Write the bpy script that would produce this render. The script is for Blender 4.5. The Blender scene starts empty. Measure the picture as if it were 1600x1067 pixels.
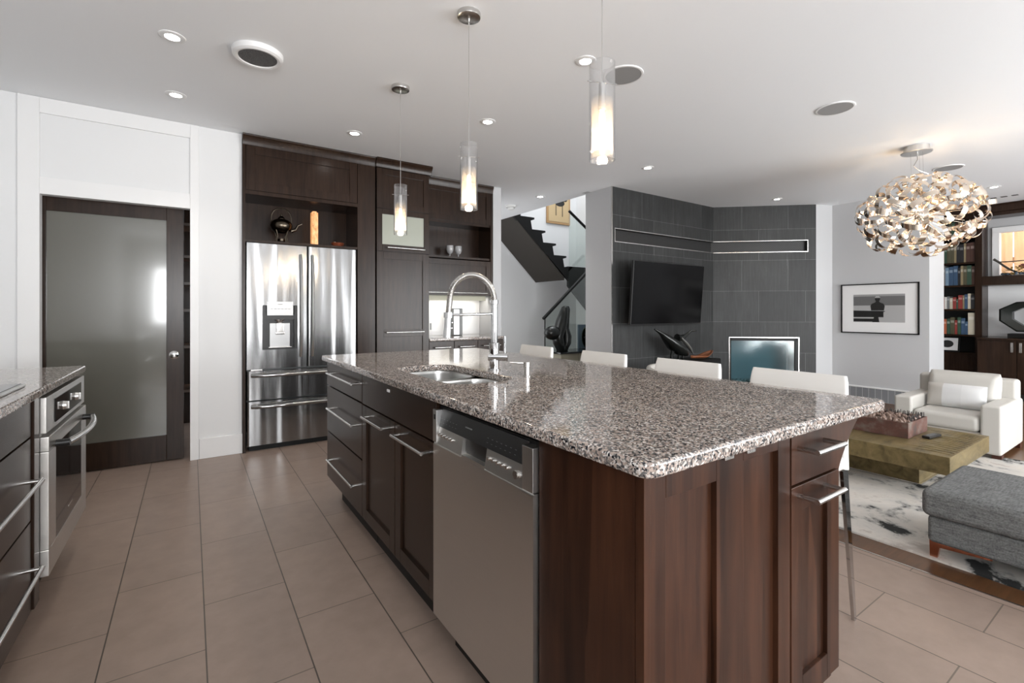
import bpy, bmesh, math, random
from mathutils import Vector, Matrix
R = math.radians
PI = math.pi
random.seed(7)
SC = bpy.context.scene
COL = SC.collection

# ------------------------------------------------------------------ camera
CAMH = 1.2
FPX = 741.0
YAW = math.atan2(502, 741)
cd = bpy.data.cameras.new('camera')
cam = bpy.data.objects.new('camera', cd)
COL.objects.link(cam)
cam.location = (0, 0, CAMH)
cam.rotation_euler = (R(90), 0, -YAW)
cd.sensor_fit = 'HORIZONTAL'
cd.sensor_width = 36.0
cd.lens = FPX / 1600 * 36.0
cd.shift_y = -(533.5 - 487) / 1600
cd.clip_start = 0.02
cd.clip_end = 100
SC.camera = cam

# ------------------------------------------------------------------ view / world / daylight
SC.view_settings.view_transform = 'Standard'
SC.view_settings.look = 'None'
SC.view_settings.gamma = 1.0
SC.view_settings.use_curve_mapping = False
SC.view_settings.exposure = 0.5

W = bpy.data.worlds.new('sky')
SC.world = W
W.use_nodes = True
wn = W.node_tree
wn.nodes.clear()
wo = wn.nodes.new('ShaderNodeOutputWorld')
wb = wn.nodes.new('ShaderNodeBackground')
wb.inputs['Color'].default_value = (0.93, 0.97, 1.0, 1)
wb.inputs['Strength'].default_value = 1.6
wn.links.new(wb.outputs[0], wo.inputs[0])


def area(name, loc, rot, sx, sy, power, color=(1, 1, 1)):
    l = bpy.data.lights.new(name, 'AREA')
    l.shape = 'RECTANGLE'
    l.size = sx
    l.size_y = sy
    l.energy = power
    l.color = color
    o = bpy.data.objects.new(name, l)
    COL.objects.link(o)
    o.location = loc
    o.rotation_euler = rot
    return o


# daylight entering the window openings of the wall behind the camera (windows at y=-3)
area('daylight_kitchen_window', (0.1, -3.15, 1.55), (R(116), 0, 0), 1.5, 1.3, 125, (0.97, 0.985, 1.0))
area('daylight_patio_window', (5.3, -3.15, 1.3), (R(100), 0, 0), 3.3, 2.3, 185, (0.97, 0.985, 1.0))
area('daylight_corner_window', (8.2, -3.15, 1.5), (R(112), 0, 0), 1.6, 1.6, 34, (0.97, 0.985, 1.0))
# added fill light by the hall's closed left wall, lifting its lower walls
area('added_hall_fill', (3.17, 6.2, 1.3), (0, R(-90), 0), 2.0, 1.2, 14, (0.98, 0.99, 1.0))
# added uplight outside the patio opening, aimed in to brighten the ceiling
area('added_ceiling_uplight', (5.3, -3.5, 0.15), (R(138), 0, 0), 3.3, 0.8, 75, (1.0, 0.99, 0.97))
# added fill light under the closed stairwell ceiling, brightening the hall
area('added_stairwell_fill', (5.3, 5.9, 4.9), (0, 0, 0), 1.6, 2.0, 48, (0.96, 0.98, 1.0))


# ------------------------------------------------------------------ mesh builder
class MB:
    def __init__(self):
        self.bm = bmesh.new()

    def _new(self, n0):
        self.bm.verts.ensure_lookup_table()
        return self.bm.verts[n0:]

    def box(self, x0, x1, y0, y1, z0, z1, bev=0.0, seg=2):
        r = bmesh.ops.create_cube(self.bm, size=1.0)
        vs = r['verts']
        cx, cy, cz = (x0 + x1) / 2, (y0 + y1) / 2, (z0 + z1) / 2
        for v in vs:
            v.co = Vector((cx + v.co.x * abs(x1 - x0), cy + v.co.y * abs(y1 - y0), cz + v.co.z * abs(z1 - z0)))
        if bev > 0:
            es = list({e for v in vs for e in v.link_edges})
            m = min(abs(x1 - x0), abs(y1 - y0), abs(z1 - z0))
            bmesh.ops.bevel(self.bm, geom=es, offset=min(bev, m * 0.49), segments=seg, profile=0.5, affect='EDGES', clamp_overlap=True)
        return self

    def rings(self, rings, caps=True, closed=False):
        bm = self.bm
        vr = [[bm.verts.new(p) for p in ring] for ring in rings]
        n = len(vr[0])
        m = len(vr)
        for i in range(m if closed else m - 1):
            a, b = vr[i], vr[(i + 1) % m]
            for k in range(n):
                try:
                    bm.faces.new((a[k], a[(k + 1) % n], b[(k + 1) % n], b[k]))
                except ValueError:
                    pass
        if caps and not closed:
            try:
                bm.faces.new(list(reversed(vr[0])))
                bm.faces.new(vr[-1])
            except ValueError:
                pass
        return self

    def tube(self, pts, r, n=10, caps=True, closed=False, flat=1.0, up=None):
        pts = [Vector(p) for p in pts]
        m = len(pts)
        rs = r if isinstance(r, (list, tuple)) else [r] * m
        rings = []
        prev = None
        for i, p in enumerate(pts):
            if closed:
                d = (pts[(i + 1) % m] - pts[i - 1])
            else:
                d = pts[min(i + 1, m - 1)] - pts[max(i - 1, 0)]
            if d.length < 1e-9:
                d = Vector((0, 0, 1))
            d.normalize()
            if prev is None:
                u = Vector(up) if up is not None else (Vector((0, 0, 1)) if abs(d.z) < 0.9 else Vector((1, 0, 0)))
            else:
                u = prev
            u = (u - d * u.dot(d))
            if u.length < 1e-6:
                u = d.orthogonal()
            u.normalize()
            prev = u
            w = d.cross(u)
            rings.append([p + u * (rs[i] * math.cos(2 * PI * k / n)) * flat + w * (rs[i] * math.sin(2 * PI * k / n)) for k in range(n)])
        return self.rings(rings, caps, closed)

    def cyl(self, p0, p1, r0, r1=None, n=24):
        return self.tube([p0, p1], [r0, r0 if r1 is None else r1], n)

    def lathe(self, prof, c=(0, 0, 0), n=28, caps=False, ax=1.0, ay=1.0):
        rings = [[(c[0] + r * ax * math.cos(2 * PI * k / n), c[1] + r * ay * math.sin(2 * PI * k / n), c[2] + z) for k in range(n)] for r, z in prof]
        return self.rings(rings, caps)

    def prism(self, pts, axis, a, b):
        # pts: 2-D polygon; axis 'x': (y,z) 'y': (x,z) 'z': (x,y)
        def p3(p, w):
            return (w, p[0], p[1]) if axis == 'x' else ((p[0], w, p[1]) if axis == 'y' else (p[0], p[1], w))
        bm = self.bm
        va = [bm.verts.new(p3(p, a)) for p in pts]
        vb = [bm.verts.new(p3(p, b)) for p in pts]
        n = len(pts)
        fs = [bm.faces.new(va), bm.faces.new(list(reversed(vb)))]
        for k in range(n):
            bm.faces.new((va[k], vb[k], vb[(k + 1) % n], va[(k + 1) % n]))
        for f in fs:
            f.normal_update()
        bmesh.ops.triangulate(bm, faces=fs, ngon_method='EAR_CLIP')
        return self

    def sphere(self, c, r, n=16, sx=1, sy=1, sz=1):
        m = Matrix.Translation(c) @ Matrix.Diagonal((r * sx, r * sy, r * sz, 1))
        bmesh.ops.create_uvsphere(self.bm, u_segments=n, v_segments=max(6, n // 2), radius=1.0, matrix=m)
        return self

    def surf(self, f, nu, nv):
        bm = self.bm
        g = [[bm.verts.new(f(i / nu, j / nv)) for j in range(nv + 1)] for i in range(nu + 1)]
        for i in range(nu):
            for j in range(nv):
                bm.faces.new((g[i][j], g[i + 1][j], g[i + 1][j + 1], g[i][j + 1]))
        return self

    def xform(self, m):
        bmesh.ops.transform(self.bm, matrix=m, verts=self.bm.verts[:])
        return self

    def mesh(self, name, mat, off, sharp=38):
        bmesh.ops.recalc_face_normals(self.bm, faces=self.bm.faces[:])
        me = bpy.data.meshes.new(name)
        for v in self.bm.verts:
            v.co = v.co - off
        self.bm.to_mesh(me)
        self.bm.free()
        me.materials.append(mat)
        me.polygons.foreach_set('use_smooth', [True] * len(me.polygons))
        me.set_sharp_from_angle(angle=R(sharp))
        return me


OFF = {}


def flatten(o):
    # face-area weighted normals: flat faces stay flat, bevels stay round
    w = o.modifiers.new('weighted_normals', 'WEIGHTED_NORMAL')
    w.mode = 'FACE_AREA'
    w.weight = 80
    w.keep_sharp = True
    return o


def thing(name, label, cat, loc, group=None):
    o = bpy.data.objects.new(name, None)
    COL.objects.link(o)
    o.location = loc
    o.empty_display_size = 0.05
    o['label'] = label
    o['category'] = cat
    if group:
        o['group'] = group
    OFF[o.name] = Vector(loc)
    return o


def part(mb, name, mat, parent, label=None, sharp=38):
    off = OFF[parent.name]
    o = bpy.data.objects.new(name, mb.mesh(name, mat, off, sharp))
    COL.objects.link(o)
    flatten(o)
    o.parent = parent
    OFF[o.name] = off
    if label:
        o['label'] = label
    return o


def solo(mb, name, mat, label, cat, loc=(0, 0, 0), group=None, sharp=38):
    o = bpy.data.objects.new(name, mb.mesh(name, mat, Vector(loc), sharp))
    COL.objects.link(o)
    flatten(o)
    o.location = loc
    o['label'] = label
    o['category'] = cat
    if group:
        o['group'] = group
    OFF[o.name] = Vector(loc)
    return o


def struct(mb, name, mat, loc=(0, 0, 0), rotz=0.0, sharp=38):
    o = bpy.data.objects.new(name, mb.mesh(name, mat, Vector((0, 0, 0)), sharp))
    COL.objects.link(o)
    flatten(o)
    o.location = loc
    o.rotation_euler = (0, 0, rotz)
    o['kind'] = 'structure'
    OFF[o.name] = Vector((0, 0, 0))
    return o


def dup(o, loc, label):
    c = o.copy()
    COL.objects.link(c)
    c.location = loc
    c['label'] = label
    for ch in list(o.children):
        d = ch.copy()
        COL.objects.link(d)
        d.parent = c
        for g in list(ch.children):
            e = g.copy()
            COL.objects.link(e)
            e.parent = d
    return c


# ------------------------------------------------------------------ materials
def srgb(r, g, b):
    def f(c):
        c /= 255.0
        return c / 12.92 if c <= 0.04045 else ((c + 0.055) / 1.055) ** 2.4
    return (f(r), f(g), f(b), 1.0)


def mat(name, col=(0.8, 0.8, 0.8, 1), rough=0.5, metal=0.0, **kw):
    m = bpy.data.materials.new(name)
    m.use_nodes = True
    b = m.node_tree.nodes['Principled BSDF']
    b.inputs['Base Color'].default_value = col
    b.inputs['Roughness'].default_value = rough
    b.inputs['Metallic'].default_value = metal
    for k, v in kw.items():
        b.inputs[k.replace('_', ' ')].default_value = v
    return m


def nd(m, t, **kw):
    n = m.node_tree.nodes.new(t)
    for k, v in kw.items():
        setattr(n, k, v)
    return n


def ln(m, a, b):
    m.node_tree.links.new(a, b)


def bsdf(m):
    return m.node_tree.nodes['Principled BSDF']


def coords(m, scale=(1, 1, 1), loc=(0, 0, 0), rot=(0, 0, 0)):
    tc = nd(m, 'ShaderNodeTexCoord')
    mp = nd(m, 'ShaderNodeMapping')
    mp.inputs['Scale'].default_value = scale
    mp.inputs['Location'].default_value = loc
    mp.inputs['Rotation'].default_value = rot
    ln(m, tc.outputs['Object'], mp.inputs['Vector'])
    return mp.outputs['Vector']


def noise(m, vec, scale=5, detail=4, rough=0.5, dist=0.0):
    n = nd(m, 'ShaderNodeTexNoise')
    n.inputs['Scale'].default_value = scale
    n.inputs['Detail'].default_value = detail
    n.inputs['Roughness'].default_value = rough
    n.inputs['Distortion'].default_value = dist
    ln(m, vec, n.inputs['Vector'])
    return n


def ramp(m, fac, stops, interp='LINEAR'):
    r = nd(m, 'ShaderNodeValToRGB')
    cr = r.color_ramp
    cr.interpolation = interp
    while len(cr.elements) < len(stops):
        cr.elements.new(0.5)
    for e, (p, c) in zip(cr.elements, stops):
        e.position = p
        e.color = c
    ln(m, fac, r.inputs['Fac'])
    return r.outputs['Color']


def bump(m, h, strength=0.2, dist=0.01):
    b = nd(m, 'ShaderNodeBump')
    b.inputs['Strength'].default_value = strength
    b.inputs['Distance'].default_value = dist
    ln(m, h, b.inputs['Height'])
    ln(m, b.outputs['Normal'], bsdf(m).inputs['Normal'])
    return b


def mix(m, fac, a, b, blend='MIX'):
    x = nd(m, 'ShaderNodeMix', data_type='RGBA', blend_type=blend)
    for s, v in (('Factor', fac), ('A', a), ('B', b)):
        i = [q for q in x.inputs if q.name == s and (s == 'Factor' and q.type == 'VALUE' or q.type == 'RGBA')][0]
        if hasattr(v, 'links') or hasattr(v, 'is_output'):
            ln(m, v, i)
        else:
            i.default_value = v
    return [q for q in x.outputs if q.type == 'RGBA'][0]


def wood(name, dark, light, rough=0.3, grain=(14, 14, 0.9), spec=0.5, stave=0.0):
    m = mat(name, dark, rough)
    bsdf(m).inputs['Specular IOR Level'].default_value = spec
    v = coords(m, grain)
    n = noise(m, v, 3.0, 6, 0.6, 0.6)
    v2 = coords(m, (1.2, 1.2, 0.5))
    n2 = noise(m, v2, 3.0, 3, 0.5, 0.3)
    mx = nd(m, 'ShaderNodeMath', operation='MULTIPLY_ADD')
    ln(m, n.outputs['Fac'], mx.inputs[0])
    mx.inputs[1].default_value = 0.55
    m2 = nd(m, 'ShaderNodeMath', operation='MULTIPLY')
    ln(m, n2.outputs['Fac'], m2.inputs[0])
    m2.inputs[1].default_value = 0.45
    ln(m, m2.outputs[0], mx.inputs[2])
    c = ramp(m, mx.outputs[0], [(0.3, dark), (0.72, light)])
    if stave:
        # glued-up boards of slightly different tone
        vo = nd(m, 'ShaderNodeTexVoronoi')
        vo.inputs['Scale'].default_value = 1.0
        ln(m, coords(m, (17, 17, 0.6)), vo.inputs['Vector'])
        sp_ = nd(m, 'ShaderNodeSeparateColor')
        ln(m, vo.outputs['Color'], sp_.inputs[0])
        c = mix(m, stave, c, ramp(m, sp_.outputs[0], [(0.0, (0.55, 0.52, 0.5, 1)), (1.0, (1.35, 1.3, 1.25, 1))]), 'MULTIPLY')
    ln(m, c, bsdf(m).inputs['Base Color'])
    bump(m, n.outputs['Fac'], 0.03, 0.004)
    return m


M = {}
M['wall'] = mat('wall_paint', (0.76, 0.765, 0.77, 1), 0.62)
M['ceiling'] = mat('ceiling_paint', (0.85, 0.865, 0.885, 1), 0.75)
M['wall_grey'] = mat('light_grey_wall_paint', (0.52, 0.525, 0.535, 1), 0.6)
M['trim'] = mat('white_trim_paint', (0.80, 0.80, 0.80, 1), 0.4)
M['espresso'] = wood('espresso_wood', srgb(27, 17, 11), srgb(54, 38, 28), 0.25, (14, 14, 0.9), 0.24)
M['cherry'] = wood('cherry_brown_wood', srgb(28, 15, 10), srgb(74, 47, 33), 0.3, (11, 11, 0.8), 0.22, 0.85)
M['dark_edge'] = mat('dark_gap', srgb(10, 9, 8), 0.6)
M['kick'] = mat('toe_kick_black', srgb(22, 19, 17), 0.6)
M['chrome'] = mat('polished_chrome', (0.6, 0.605, 0.61, 1), 0.06, 1.0)
M['nickel'] = mat('satin_nickel', (0.6, 0.59, 0.575, 1), 0.24, 1.0)
M['brushed'] = mat('brushed_steel', (0.62, 0.62, 0.61, 1), 0.3, 1.0)
M['brushed_dark'] = mat('dark_brushed_steel', (0.36, 0.36, 0.36, 1), 0.34, 1.0)
M['black_plastic'] = mat('black_plastic', srgb(14, 14, 15), 0.35)
M['black_glass'] = mat('black_glass', srgb(9, 10, 10), 0.04)
M['black_metal'] = mat('black_metal', srgb(13, 13, 13), 0.45)
bsdf(M['black_metal']).inputs['Specular IOR Level'].default_value = 0.25
M['grey_plastic'] = mat('grey_plastic', srgb(120, 122, 122), 0.4)
M['white_plastic'] = mat('white_plastic', srgb(225, 225, 223), 0.4)
M['white_leather'] = mat('white_leather', (0.68, 0.67, 0.65, 1), 0.42)
M['cream_leather'] = mat('cream_leather', srgb(192, 189, 183), 0.5)
M['paper'] = mat('mat_board', (0.78, 0.78, 0.78, 1), 0.5)
M['bulb'] = mat('lit_bulb', (1, 0.9, 0.75, 1), 0.4)
bsdf(M['bulb']).inputs['Emission Color'].default_value = (1.0, 0.80, 0.55, 1)
bsdf(M['bulb']).inputs['Emission Strength'].default_value = 22.0
M['down'] = mat('lit_downlight', (1, 1, 1, 1), 0.4)
bsdf(M['down']).inputs['Emission Color'].default_value = (1.0, 0.97, 0.92, 1)
bsdf(M['down']).inputs['Emission Strength'].default_value = 28.0
M['strip'] = mat('lit_strip', (1, 1, 1, 1), 0.4)
bsdf(M['strip']).inputs['Emission Color'].default_value = (1.0, 0.96, 0.88, 1)
bsdf(M['strip']).inputs['Emission Strength'].default_value = 1.0


def glass(name, col=(1, 1, 1, 1), rough=0.0, alpha=0.12):
    # thin clear pane: mostly see-through with a real reflective skin
    m = bpy.data.materials.new(name)
    m.use_nodes = True
    nt = m.node_tree
    nt.nodes.clear()
    o = nt.nodes.new('ShaderNodeOutputMaterial')
    t = nt.nodes.new('ShaderNodeBsdfTransparent')
    t.inputs['Color'].default_value = col
    g = nt.nodes.new('ShaderNodeBsdfGlossy')
    g.inputs['Roughness'].default_value = rough
    lw = nt.nodes.new('ShaderNodeLayerWeight')
    lw.inputs['Blend'].default_value = 0.25
    ma = nt.nodes.new('ShaderNodeMath')
    ma.operation = 'MULTIPLY_ADD'
    ma.inputs[1].default_value = 0.6
    ma.inputs[2].default_value = alpha
    nt.links.new(lw.outputs['Facing'], ma.inputs[0])
    mx = nt.nodes.new('ShaderNodeMixShader')
    nt.links.new(ma.outputs[0], mx.inputs[0])
    nt.links.new(t.outputs[0], mx.inputs[1])
    nt.links.new(g.outputs[0], mx.inputs[2])
    nt.links.new(mx.outputs[0], o.inputs['Surface'])
    return m


M['glass'] = glass('clear_glass', (0.97, 0.97, 0.97, 1), 0.0, 0.06)
M['rail_glass'] = glass('balustrade_glass', (0.9, 0.94, 0.92, 1), 0.0, 0.03)
m = M['amber_glass'] = bpy.data.materials.new('pendant_inner_glass')
m.use_nodes = True
nt = m.node_tree; nt.nodes.clear()
o_ = nt.nodes.new('ShaderNodeOutputMaterial'); t_ = nt.nodes.new('ShaderNodeBsdfTransparent'); d_ = nt.nodes.new('ShaderNodeBsdfTranslucent'); x_ = nt.nodes.new('ShaderNodeMixShader')
d_.inputs['Color'].default_value = (1.0, 0.86, 0.7, 1); x_.inputs[0].default_value = 0.13
nt.links.new(t_.outputs[0], x_.inputs[1]); nt.links.new(d_.outputs[0], x_.inputs[2]); nt.links.new(x_.outputs[0], o_.inputs['Surface'])

# brushed stainless with soft vertical waves
m = M['stainless'] = mat('stainless_steel', (0.34, 0.343, 0.346, 1), 0.2, 1.0)
v = coords(m, (1.0, 1.0, 0.06))
n = noise(m, v, 7.0, 1, 0.4, 0.25)
v2 = coords(m, (160, 160, 1.2))
n2 = noise(m, v2, 2.0, 2, 0.5)
b1 = bump(m, n.outputs['Fac'], 0.7, 0.022)
r_ = ramp(m, n2.outputs['Fac'], [(0.3, (0.14, 0.14, 0.14, 1)), (0.7, (0.24, 0.24, 0.24, 1))])
ln(m, r_, bsdf(m).inputs['Roughness'])

m = M['stainless_flat'] = mat('satin_stainless_steel', (0.60, 0.585, 0.56, 1), 0.33, 1.0)
v = coords(m, (1.5, 1.5, 60))
n = noise(m, v, 6.0, 2, 0.5)
r_ = ramp(m, n.outputs['Fac'], [(0.3, (0.29, 0.29, 0.29, 1)), (0.7, (0.37, 0.37, 0.37, 1))])
ln(m, r_, bsdf(m).inputs['Roughness'])

# speckled granite
m = M['granite'] = mat('speckled_granite', (0.4, 0.36, 0.34, 1), 0.07)
v = coords(m)
nz = noise(m, v, 60, 2, 0.5)
vv = nd(m, 'ShaderNodeVectorMath', operation='MULTIPLY_ADD')
ln(m, nz.outputs['Color'], vv.inputs[0])
vv.inputs[1].default_value = (0.012, 0.012, 0.012)
ln(m, v, vv.inputs[2])
vo = nd(m, 'ShaderNodeTexVoronoi')
vo.inputs['Scale'].default_value = 225
ln(m, vv.outputs[0], vo.inputs['Vector'])
sep = nd(m, 'ShaderNodeSeparateColor')
ln(m, vo.outputs['Color'], sep.inputs[0])
c1 = ramp(m, sep.outputs[0], [(0.0, srgb(32, 33, 38)), (0.12, srgb(88, 86, 86)), (0.30, srgb(146, 132, 124)), (0.46, srgb(164, 150, 141)),
                              (0.62, srgb(120, 115, 111)), (0.76, srgb(184, 177, 171)), (0.91, srgb(212, 208, 204))], 'CONSTANT')
nb = noise(m, v, 14, 3, 0.6)
c2 = mix(m, 0.35, c1, ramp(m, nb.outputs['Fac'], [(0.35, (0.75, 0.74, 0.73, 1)), (0.65, (1.1, 1.08, 1.05, 1))]), 'MULTIPLY')
ln(m, c2, bsdf(m).inputs['Base Color'])

# floor tile 0.3015 x 0.61, running bond
m = M['tile'] = mat('brown_floor_tile', srgb(140, 120, 108), 0.38)
tc = nd(m, 'ShaderNodeTexCoord')
mp = nd(m, 'ShaderNodeMapping')
mp.inputs['Rotation'].default_value = (0, 0, R(90))
ln(m, tc.outputs['Object'], mp.inputs['Vector'])
# after rotating 90deg: texture x = -y, texture y = x
sx = nd(m, 'ShaderNodeSeparateXYZ')
ln(m, tc.outputs['Object'], sx.inputs[0])
ax = nd(m, 'ShaderNodeMath', operation='ADD'); ax.inputs[1].default_value = -0.785 + 6.1
ln(m, sx.outputs['Y'], ax.inputs[0])
ay = nd(m, 'ShaderNodeMath', operation='ADD'); ay.inputs[1].default_value = -0.045 + 0.3015 * 20
ln(m, sx.outputs['X'], ay.inputs[0])
cb = nd(m, 'ShaderNodeCombineXYZ')
ln(m, ax.outputs[0], cb.inputs['X']); ln(m, ay.outputs[0], cb.inputs['Y'])
br = nd(m, 'ShaderNodeTexBrick')
br.offset = 0.5; br.offset_frequency = 2
br.inputs['Color1'].default_value = srgb(156, 137, 125)
br.inputs['Color2'].default_value = srgb(149, 131, 120)
fr_ = nd(m, 'ShaderNodeMath', operation='PINGPONG'); fr_.inputs[1].default_value = 0.3015 / 2
ln(m, ay.outputs[0], fr_.inputs[0])
lt_ = nd(m, 'ShaderNodeMath', operation='LESS_THAN'); lt_.inputs[1].default_value = 0.004
ln(m, fr_.outputs[0], lt_.inputs[0])
ln(m, mix(m, lt_.outputs[0], srgb(106, 94, 85), srgb(80, 71, 64)), br.inputs['Mortar'])
br.inputs['Scale'].default_value = 1.0
br.inputs['Mortar Size'].default_value = 0.0024
br.inputs['Mortar Smooth'].default_value = 0.1
br.inputs['Bias'].default_value = 0.0
br.inputs['Brick Width'].default_value = 0.61
br.inputs['Row Height'].default_value = 0.3015
ln(m, cb.outputs[0], br.inputs['Vector'])
v = coords(m)
n = noise(m, v, 9, 6, 0.65)
c = mix(m, 0.55, br.outputs['Color'], ramp(m, n.outputs['Fac'], [(0.3, (0.78, 0.77, 0.76, 1)), (0.7, (1.08, 1.07, 1.06, 1))]), 'MULTIPLY')
ln(m, c, bsdf(m).inputs['Base Color'])
bump(m, br.outputs['Fac'], -0.15, 0.002)

# charcoal wall tile with vertical streaks
def slate(name, off):
    m = mat(name, srgb(62, 63, 63), 0.5)
    bsdf(m).inputs['Specular IOR Level'].default_value = 0.3
    tc = nd(m, 'ShaderNodeTexCoord')
    sx = nd(m, 'ShaderNodeSeparateXYZ')
    ln(m, tc.outputs['Object'], sx.inputs[0])
    a = nd(m, 'ShaderNodeMath', operation='ADD'); a.inputs[1].default_value = off
    ln(m, sx.outputs['X'], a.inputs[0])
    bb = nd(m, 'ShaderNodeMath', operation='ADD'); bb.inputs[1].default_value = 0.44 * 6 - 0.615
    ln(m, sx.outputs['Z'], bb.inputs[0])
    cb = nd(m, 'ShaderNodeCombineXYZ')
    ln(m, a.outputs[0], cb.inputs['X']); ln(m, bb.outputs[0], cb.inputs['Y'])
    br = nd(m, 'ShaderNodeTexBrick')
    br.offset = 0.37; br.offset_frequency = 2
    br.inputs['Color1'].default_value = srgb(57, 58, 58)
    br.inputs['Color2'].default_value = srgb(48, 49, 49)
    br.inputs['Mortar'].default_value = srgb(96, 97, 97)
    br.inputs['Scale'].default_value = 1.0
    br.inputs['Mortar Size'].default_value = 0.0024
    br.inputs['Bias'].default_value = 0.0
    br.inputs['Brick Width'].default_value = 0.62
    br.inputs['Row Height'].default_value = 0.44
    ln(m, cb.outputs[0], br.inputs['Vector'])
    v = coords(m, (16, 16, 1.0))
    n = noise(m, v, 2.4, 6, 0.75)
    v3 = coords(m, (1, 1, 1))
    n3 = noise(m, v3, 3.0, 4, 0.6)
    c = mix(m, 0.7, br.outputs['Color'], ramp(m, n.outputs['Fac'], [(0.32, (0.55, 0.55, 0.55, 1)), (0.52, (0.95, 0.95, 0.95, 1)), (0.64, (1.25, 1.25, 1.25, 1)), (0.70, (4.0, 4.0, 4.0, 1))]), 'MULTIPLY')
    c = mix(m, 0.5, c, ramp(m, n3.outputs['Fac'], [(0.3, (0.7, 0.7, 0.7, 1)), (0.7, (1.2, 1.2, 1.2, 1))]), 'MULTIPLY')
    ln(m, c, bsdf(m).inputs['Base Color'])
    bump(m, n.outputs['Fac'], 0.1, 0.004)
    return m


M['slate'] = slate('charcoal_wall_tile', 6.2)
M['slate2'] = slate('charcoal_corner_tile', 3.1)
M['floor_wood'] = wood('dark_wood_floor', srgb(66, 42, 26), srgb(112, 78, 50), 0.3, (1.2, 13, 13))

m = M['rug'] = mat('cream_rug_with_ink_blots', srgb(205, 198, 190), 0.9)
v = coords(m)
n = noise(m, v, 2.1, 6, 0.62, 0.5)
n2 = noise(m, v, 7.0, 5, 0.7, 0.3)
ms = nd(m, 'ShaderNodeMath', operation='MULTIPLY_ADD')
ln(m, n2.outputs['Fac'], ms.inputs[0]); ms.inputs[1].default_value = 0.35
ln(m, n.outputs['Fac'], ms.inputs[2])
c = ramp(m, ms.outputs[0], [(0.0, srgb(20, 22, 23)), (0.578, srgb(30, 32, 32)), (0.60, srgb(132, 131, 128)), (0.645, srgb(184, 180, 174)), (0.76, srgb(196, 190, 182)), (0.83, srgb(168, 160, 152))])
ln(m, c, bsdf(m).inputs['Base Color'])

m = M['grey_fabric'] = mat('charcoal_woven_fabric', srgb(88, 90, 92), 0.9)
v = coords(m, (1, 1, 1))
n = noise(m, coords(m, (24, 150, 150)), 1.0, 3, 0.6)
n2 = noise(m, coords(m, (150, 24, 150)), 1.0, 3, 0.6)
c = mix(m, 0.5, ramp(m, n.outputs['Fac'], [(0.3, srgb(54, 55, 55)), (0.7, srgb(126, 127, 126))]), ramp(m, n2.outputs['Fac'], [(0.3, srgb(54, 55, 55)), (0.7, srgb(126, 127, 126))]))
ln(m, c, bsdf(m).inputs['Base Color'])

m = M['brass'] = mat('aged_brass_sheet', srgb(124, 108, 72), 0.42, 0.55)
n = noise(m, coords(m, (3, 9, 9)), 1.6, 5, 0.65, 0.6)
c = ramp(m, n.outputs['Fac'], [(0.28, srgb(88, 78, 54)), (0.5, srgb(128, 113, 78)), (0.72, srgb(148, 131, 92))])
ln(m, c, bsdf(m).inputs['Base Color'])
bump(m, n.outputs['Fac'], 0.3, 0.01)

m = M['rust'] = mat('rusted_steel', srgb(96, 66, 60), 0.6, 0.3)
n = noise(m, coords(m), 9, 5, 0.6)
c = ramp(m, n.outputs['Fac'], [(0.3, srgb(64, 58, 54)), (0.5, srgb(100, 68, 60)), (0.7, srgb(122, 114, 106))])
ln(m, c, bsdf(m).inputs['Base Color'])

M['bronze'] = mat('dark_bronze', srgb(32, 34, 33), 0.24, 0.3)
M['bronze_green'] = mat('green_black_stone', srgb(22, 28, 26), 0.28)
M['pewter'] = mat('tarnished_silver', srgb(92, 84, 74), 0.26, 1.0)
m = M['frost'] = mat('frosted_glass', srgb(92, 91, 84), 0.16)
bsdf(m).inputs['Coat Weight'].default_value = 0.6
bsdf(m).inputs['Coat Roughness'].default_value = 0.07

# ------------------------------------------------------------------ face-mapped boxes (cabinet fronts)
def fb(mb, face, w, u0, u1, v0, v1, d0, d1, bev=0.0):
    """box on a face: face '-x','-y','+x'; u along the face, v height, d outwards from plane w."""
    if face == '-x':
        return mb.box(w - d1, w - d0, u0, u1, v0, v1, bev)
    if face == '+x':
        return mb.box(w + d0, w + d1, u0, u1, v0, v1, bev)
    return mb.box(u0, u1, w - d1, w - d0, v0, v1, bev)


def f3(face, w, u, v, d):
    return (w - d, u, v) if face == '-x' else ((w + d, u, v) if face == '+x' else (u, w - d, v))


def shaker(parent, name, face, w, u0, u1, v0, v1, m, rail=0.065, th=0.02, mid=None, label=None, lr=None):
    """five-piece door: rails and stiles with a recessed panel, one mesh"""
    mb = MB()
    l, r = lr if lr else (rail, rail)
    fb(mb, face, w, u0, u0 + l, v0, v1, 0, th, 0.002)
    fb(mb, face, w, u1 - r, u1, v0, v1, 0, th, 0.002)
    fb(mb, face, w, u0 + l, u1 - r, v0, v0 + rail, 0, th, 0.002)
    fb(mb, face, w, u0 + l, u1 - r, v1 - rail, v1, 0, th, 0.002)
    if mid:
        fb(mb, face, w, u0 + l, u1 - r, mid - rail / 2, mid + rail / 2, 0, th, 0.002)
    fb(mb, face, w, u0 + l - .004, u1 - r + .004, v0 + rail - .004, v1 - rail + .004, 0, th - 0.011)
    return part(mb, name, m, parent, label)


def slab(parent, name, face, w, u0, u1, v0, v1, m, th=0.02):
    mb = MB()
    fb(mb, face, w, u0, u1, v0, v1, 0, th, 0.002)
    return part(mb, name, m, parent)


def bar(parent, face, w, u0, u1, v, stand=0.035, r=0.0065, name='handle', m=None):
    mb = MB()
    mb.tube([f3(face, w, u0, v, 0), f3(face, w, u0, v, stand)], r, 10)
    mb.tube([f3(face, w, u1, v, 0), f3(face, w, u1, v, stand)], r, 10)
    mb.tube([f3(face, w, u0 - r, v, stand), f3(face, w, u1 + r, v, stand)], r, 12)
    return part(mb, name, m or M['nickel'], parent)


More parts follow.
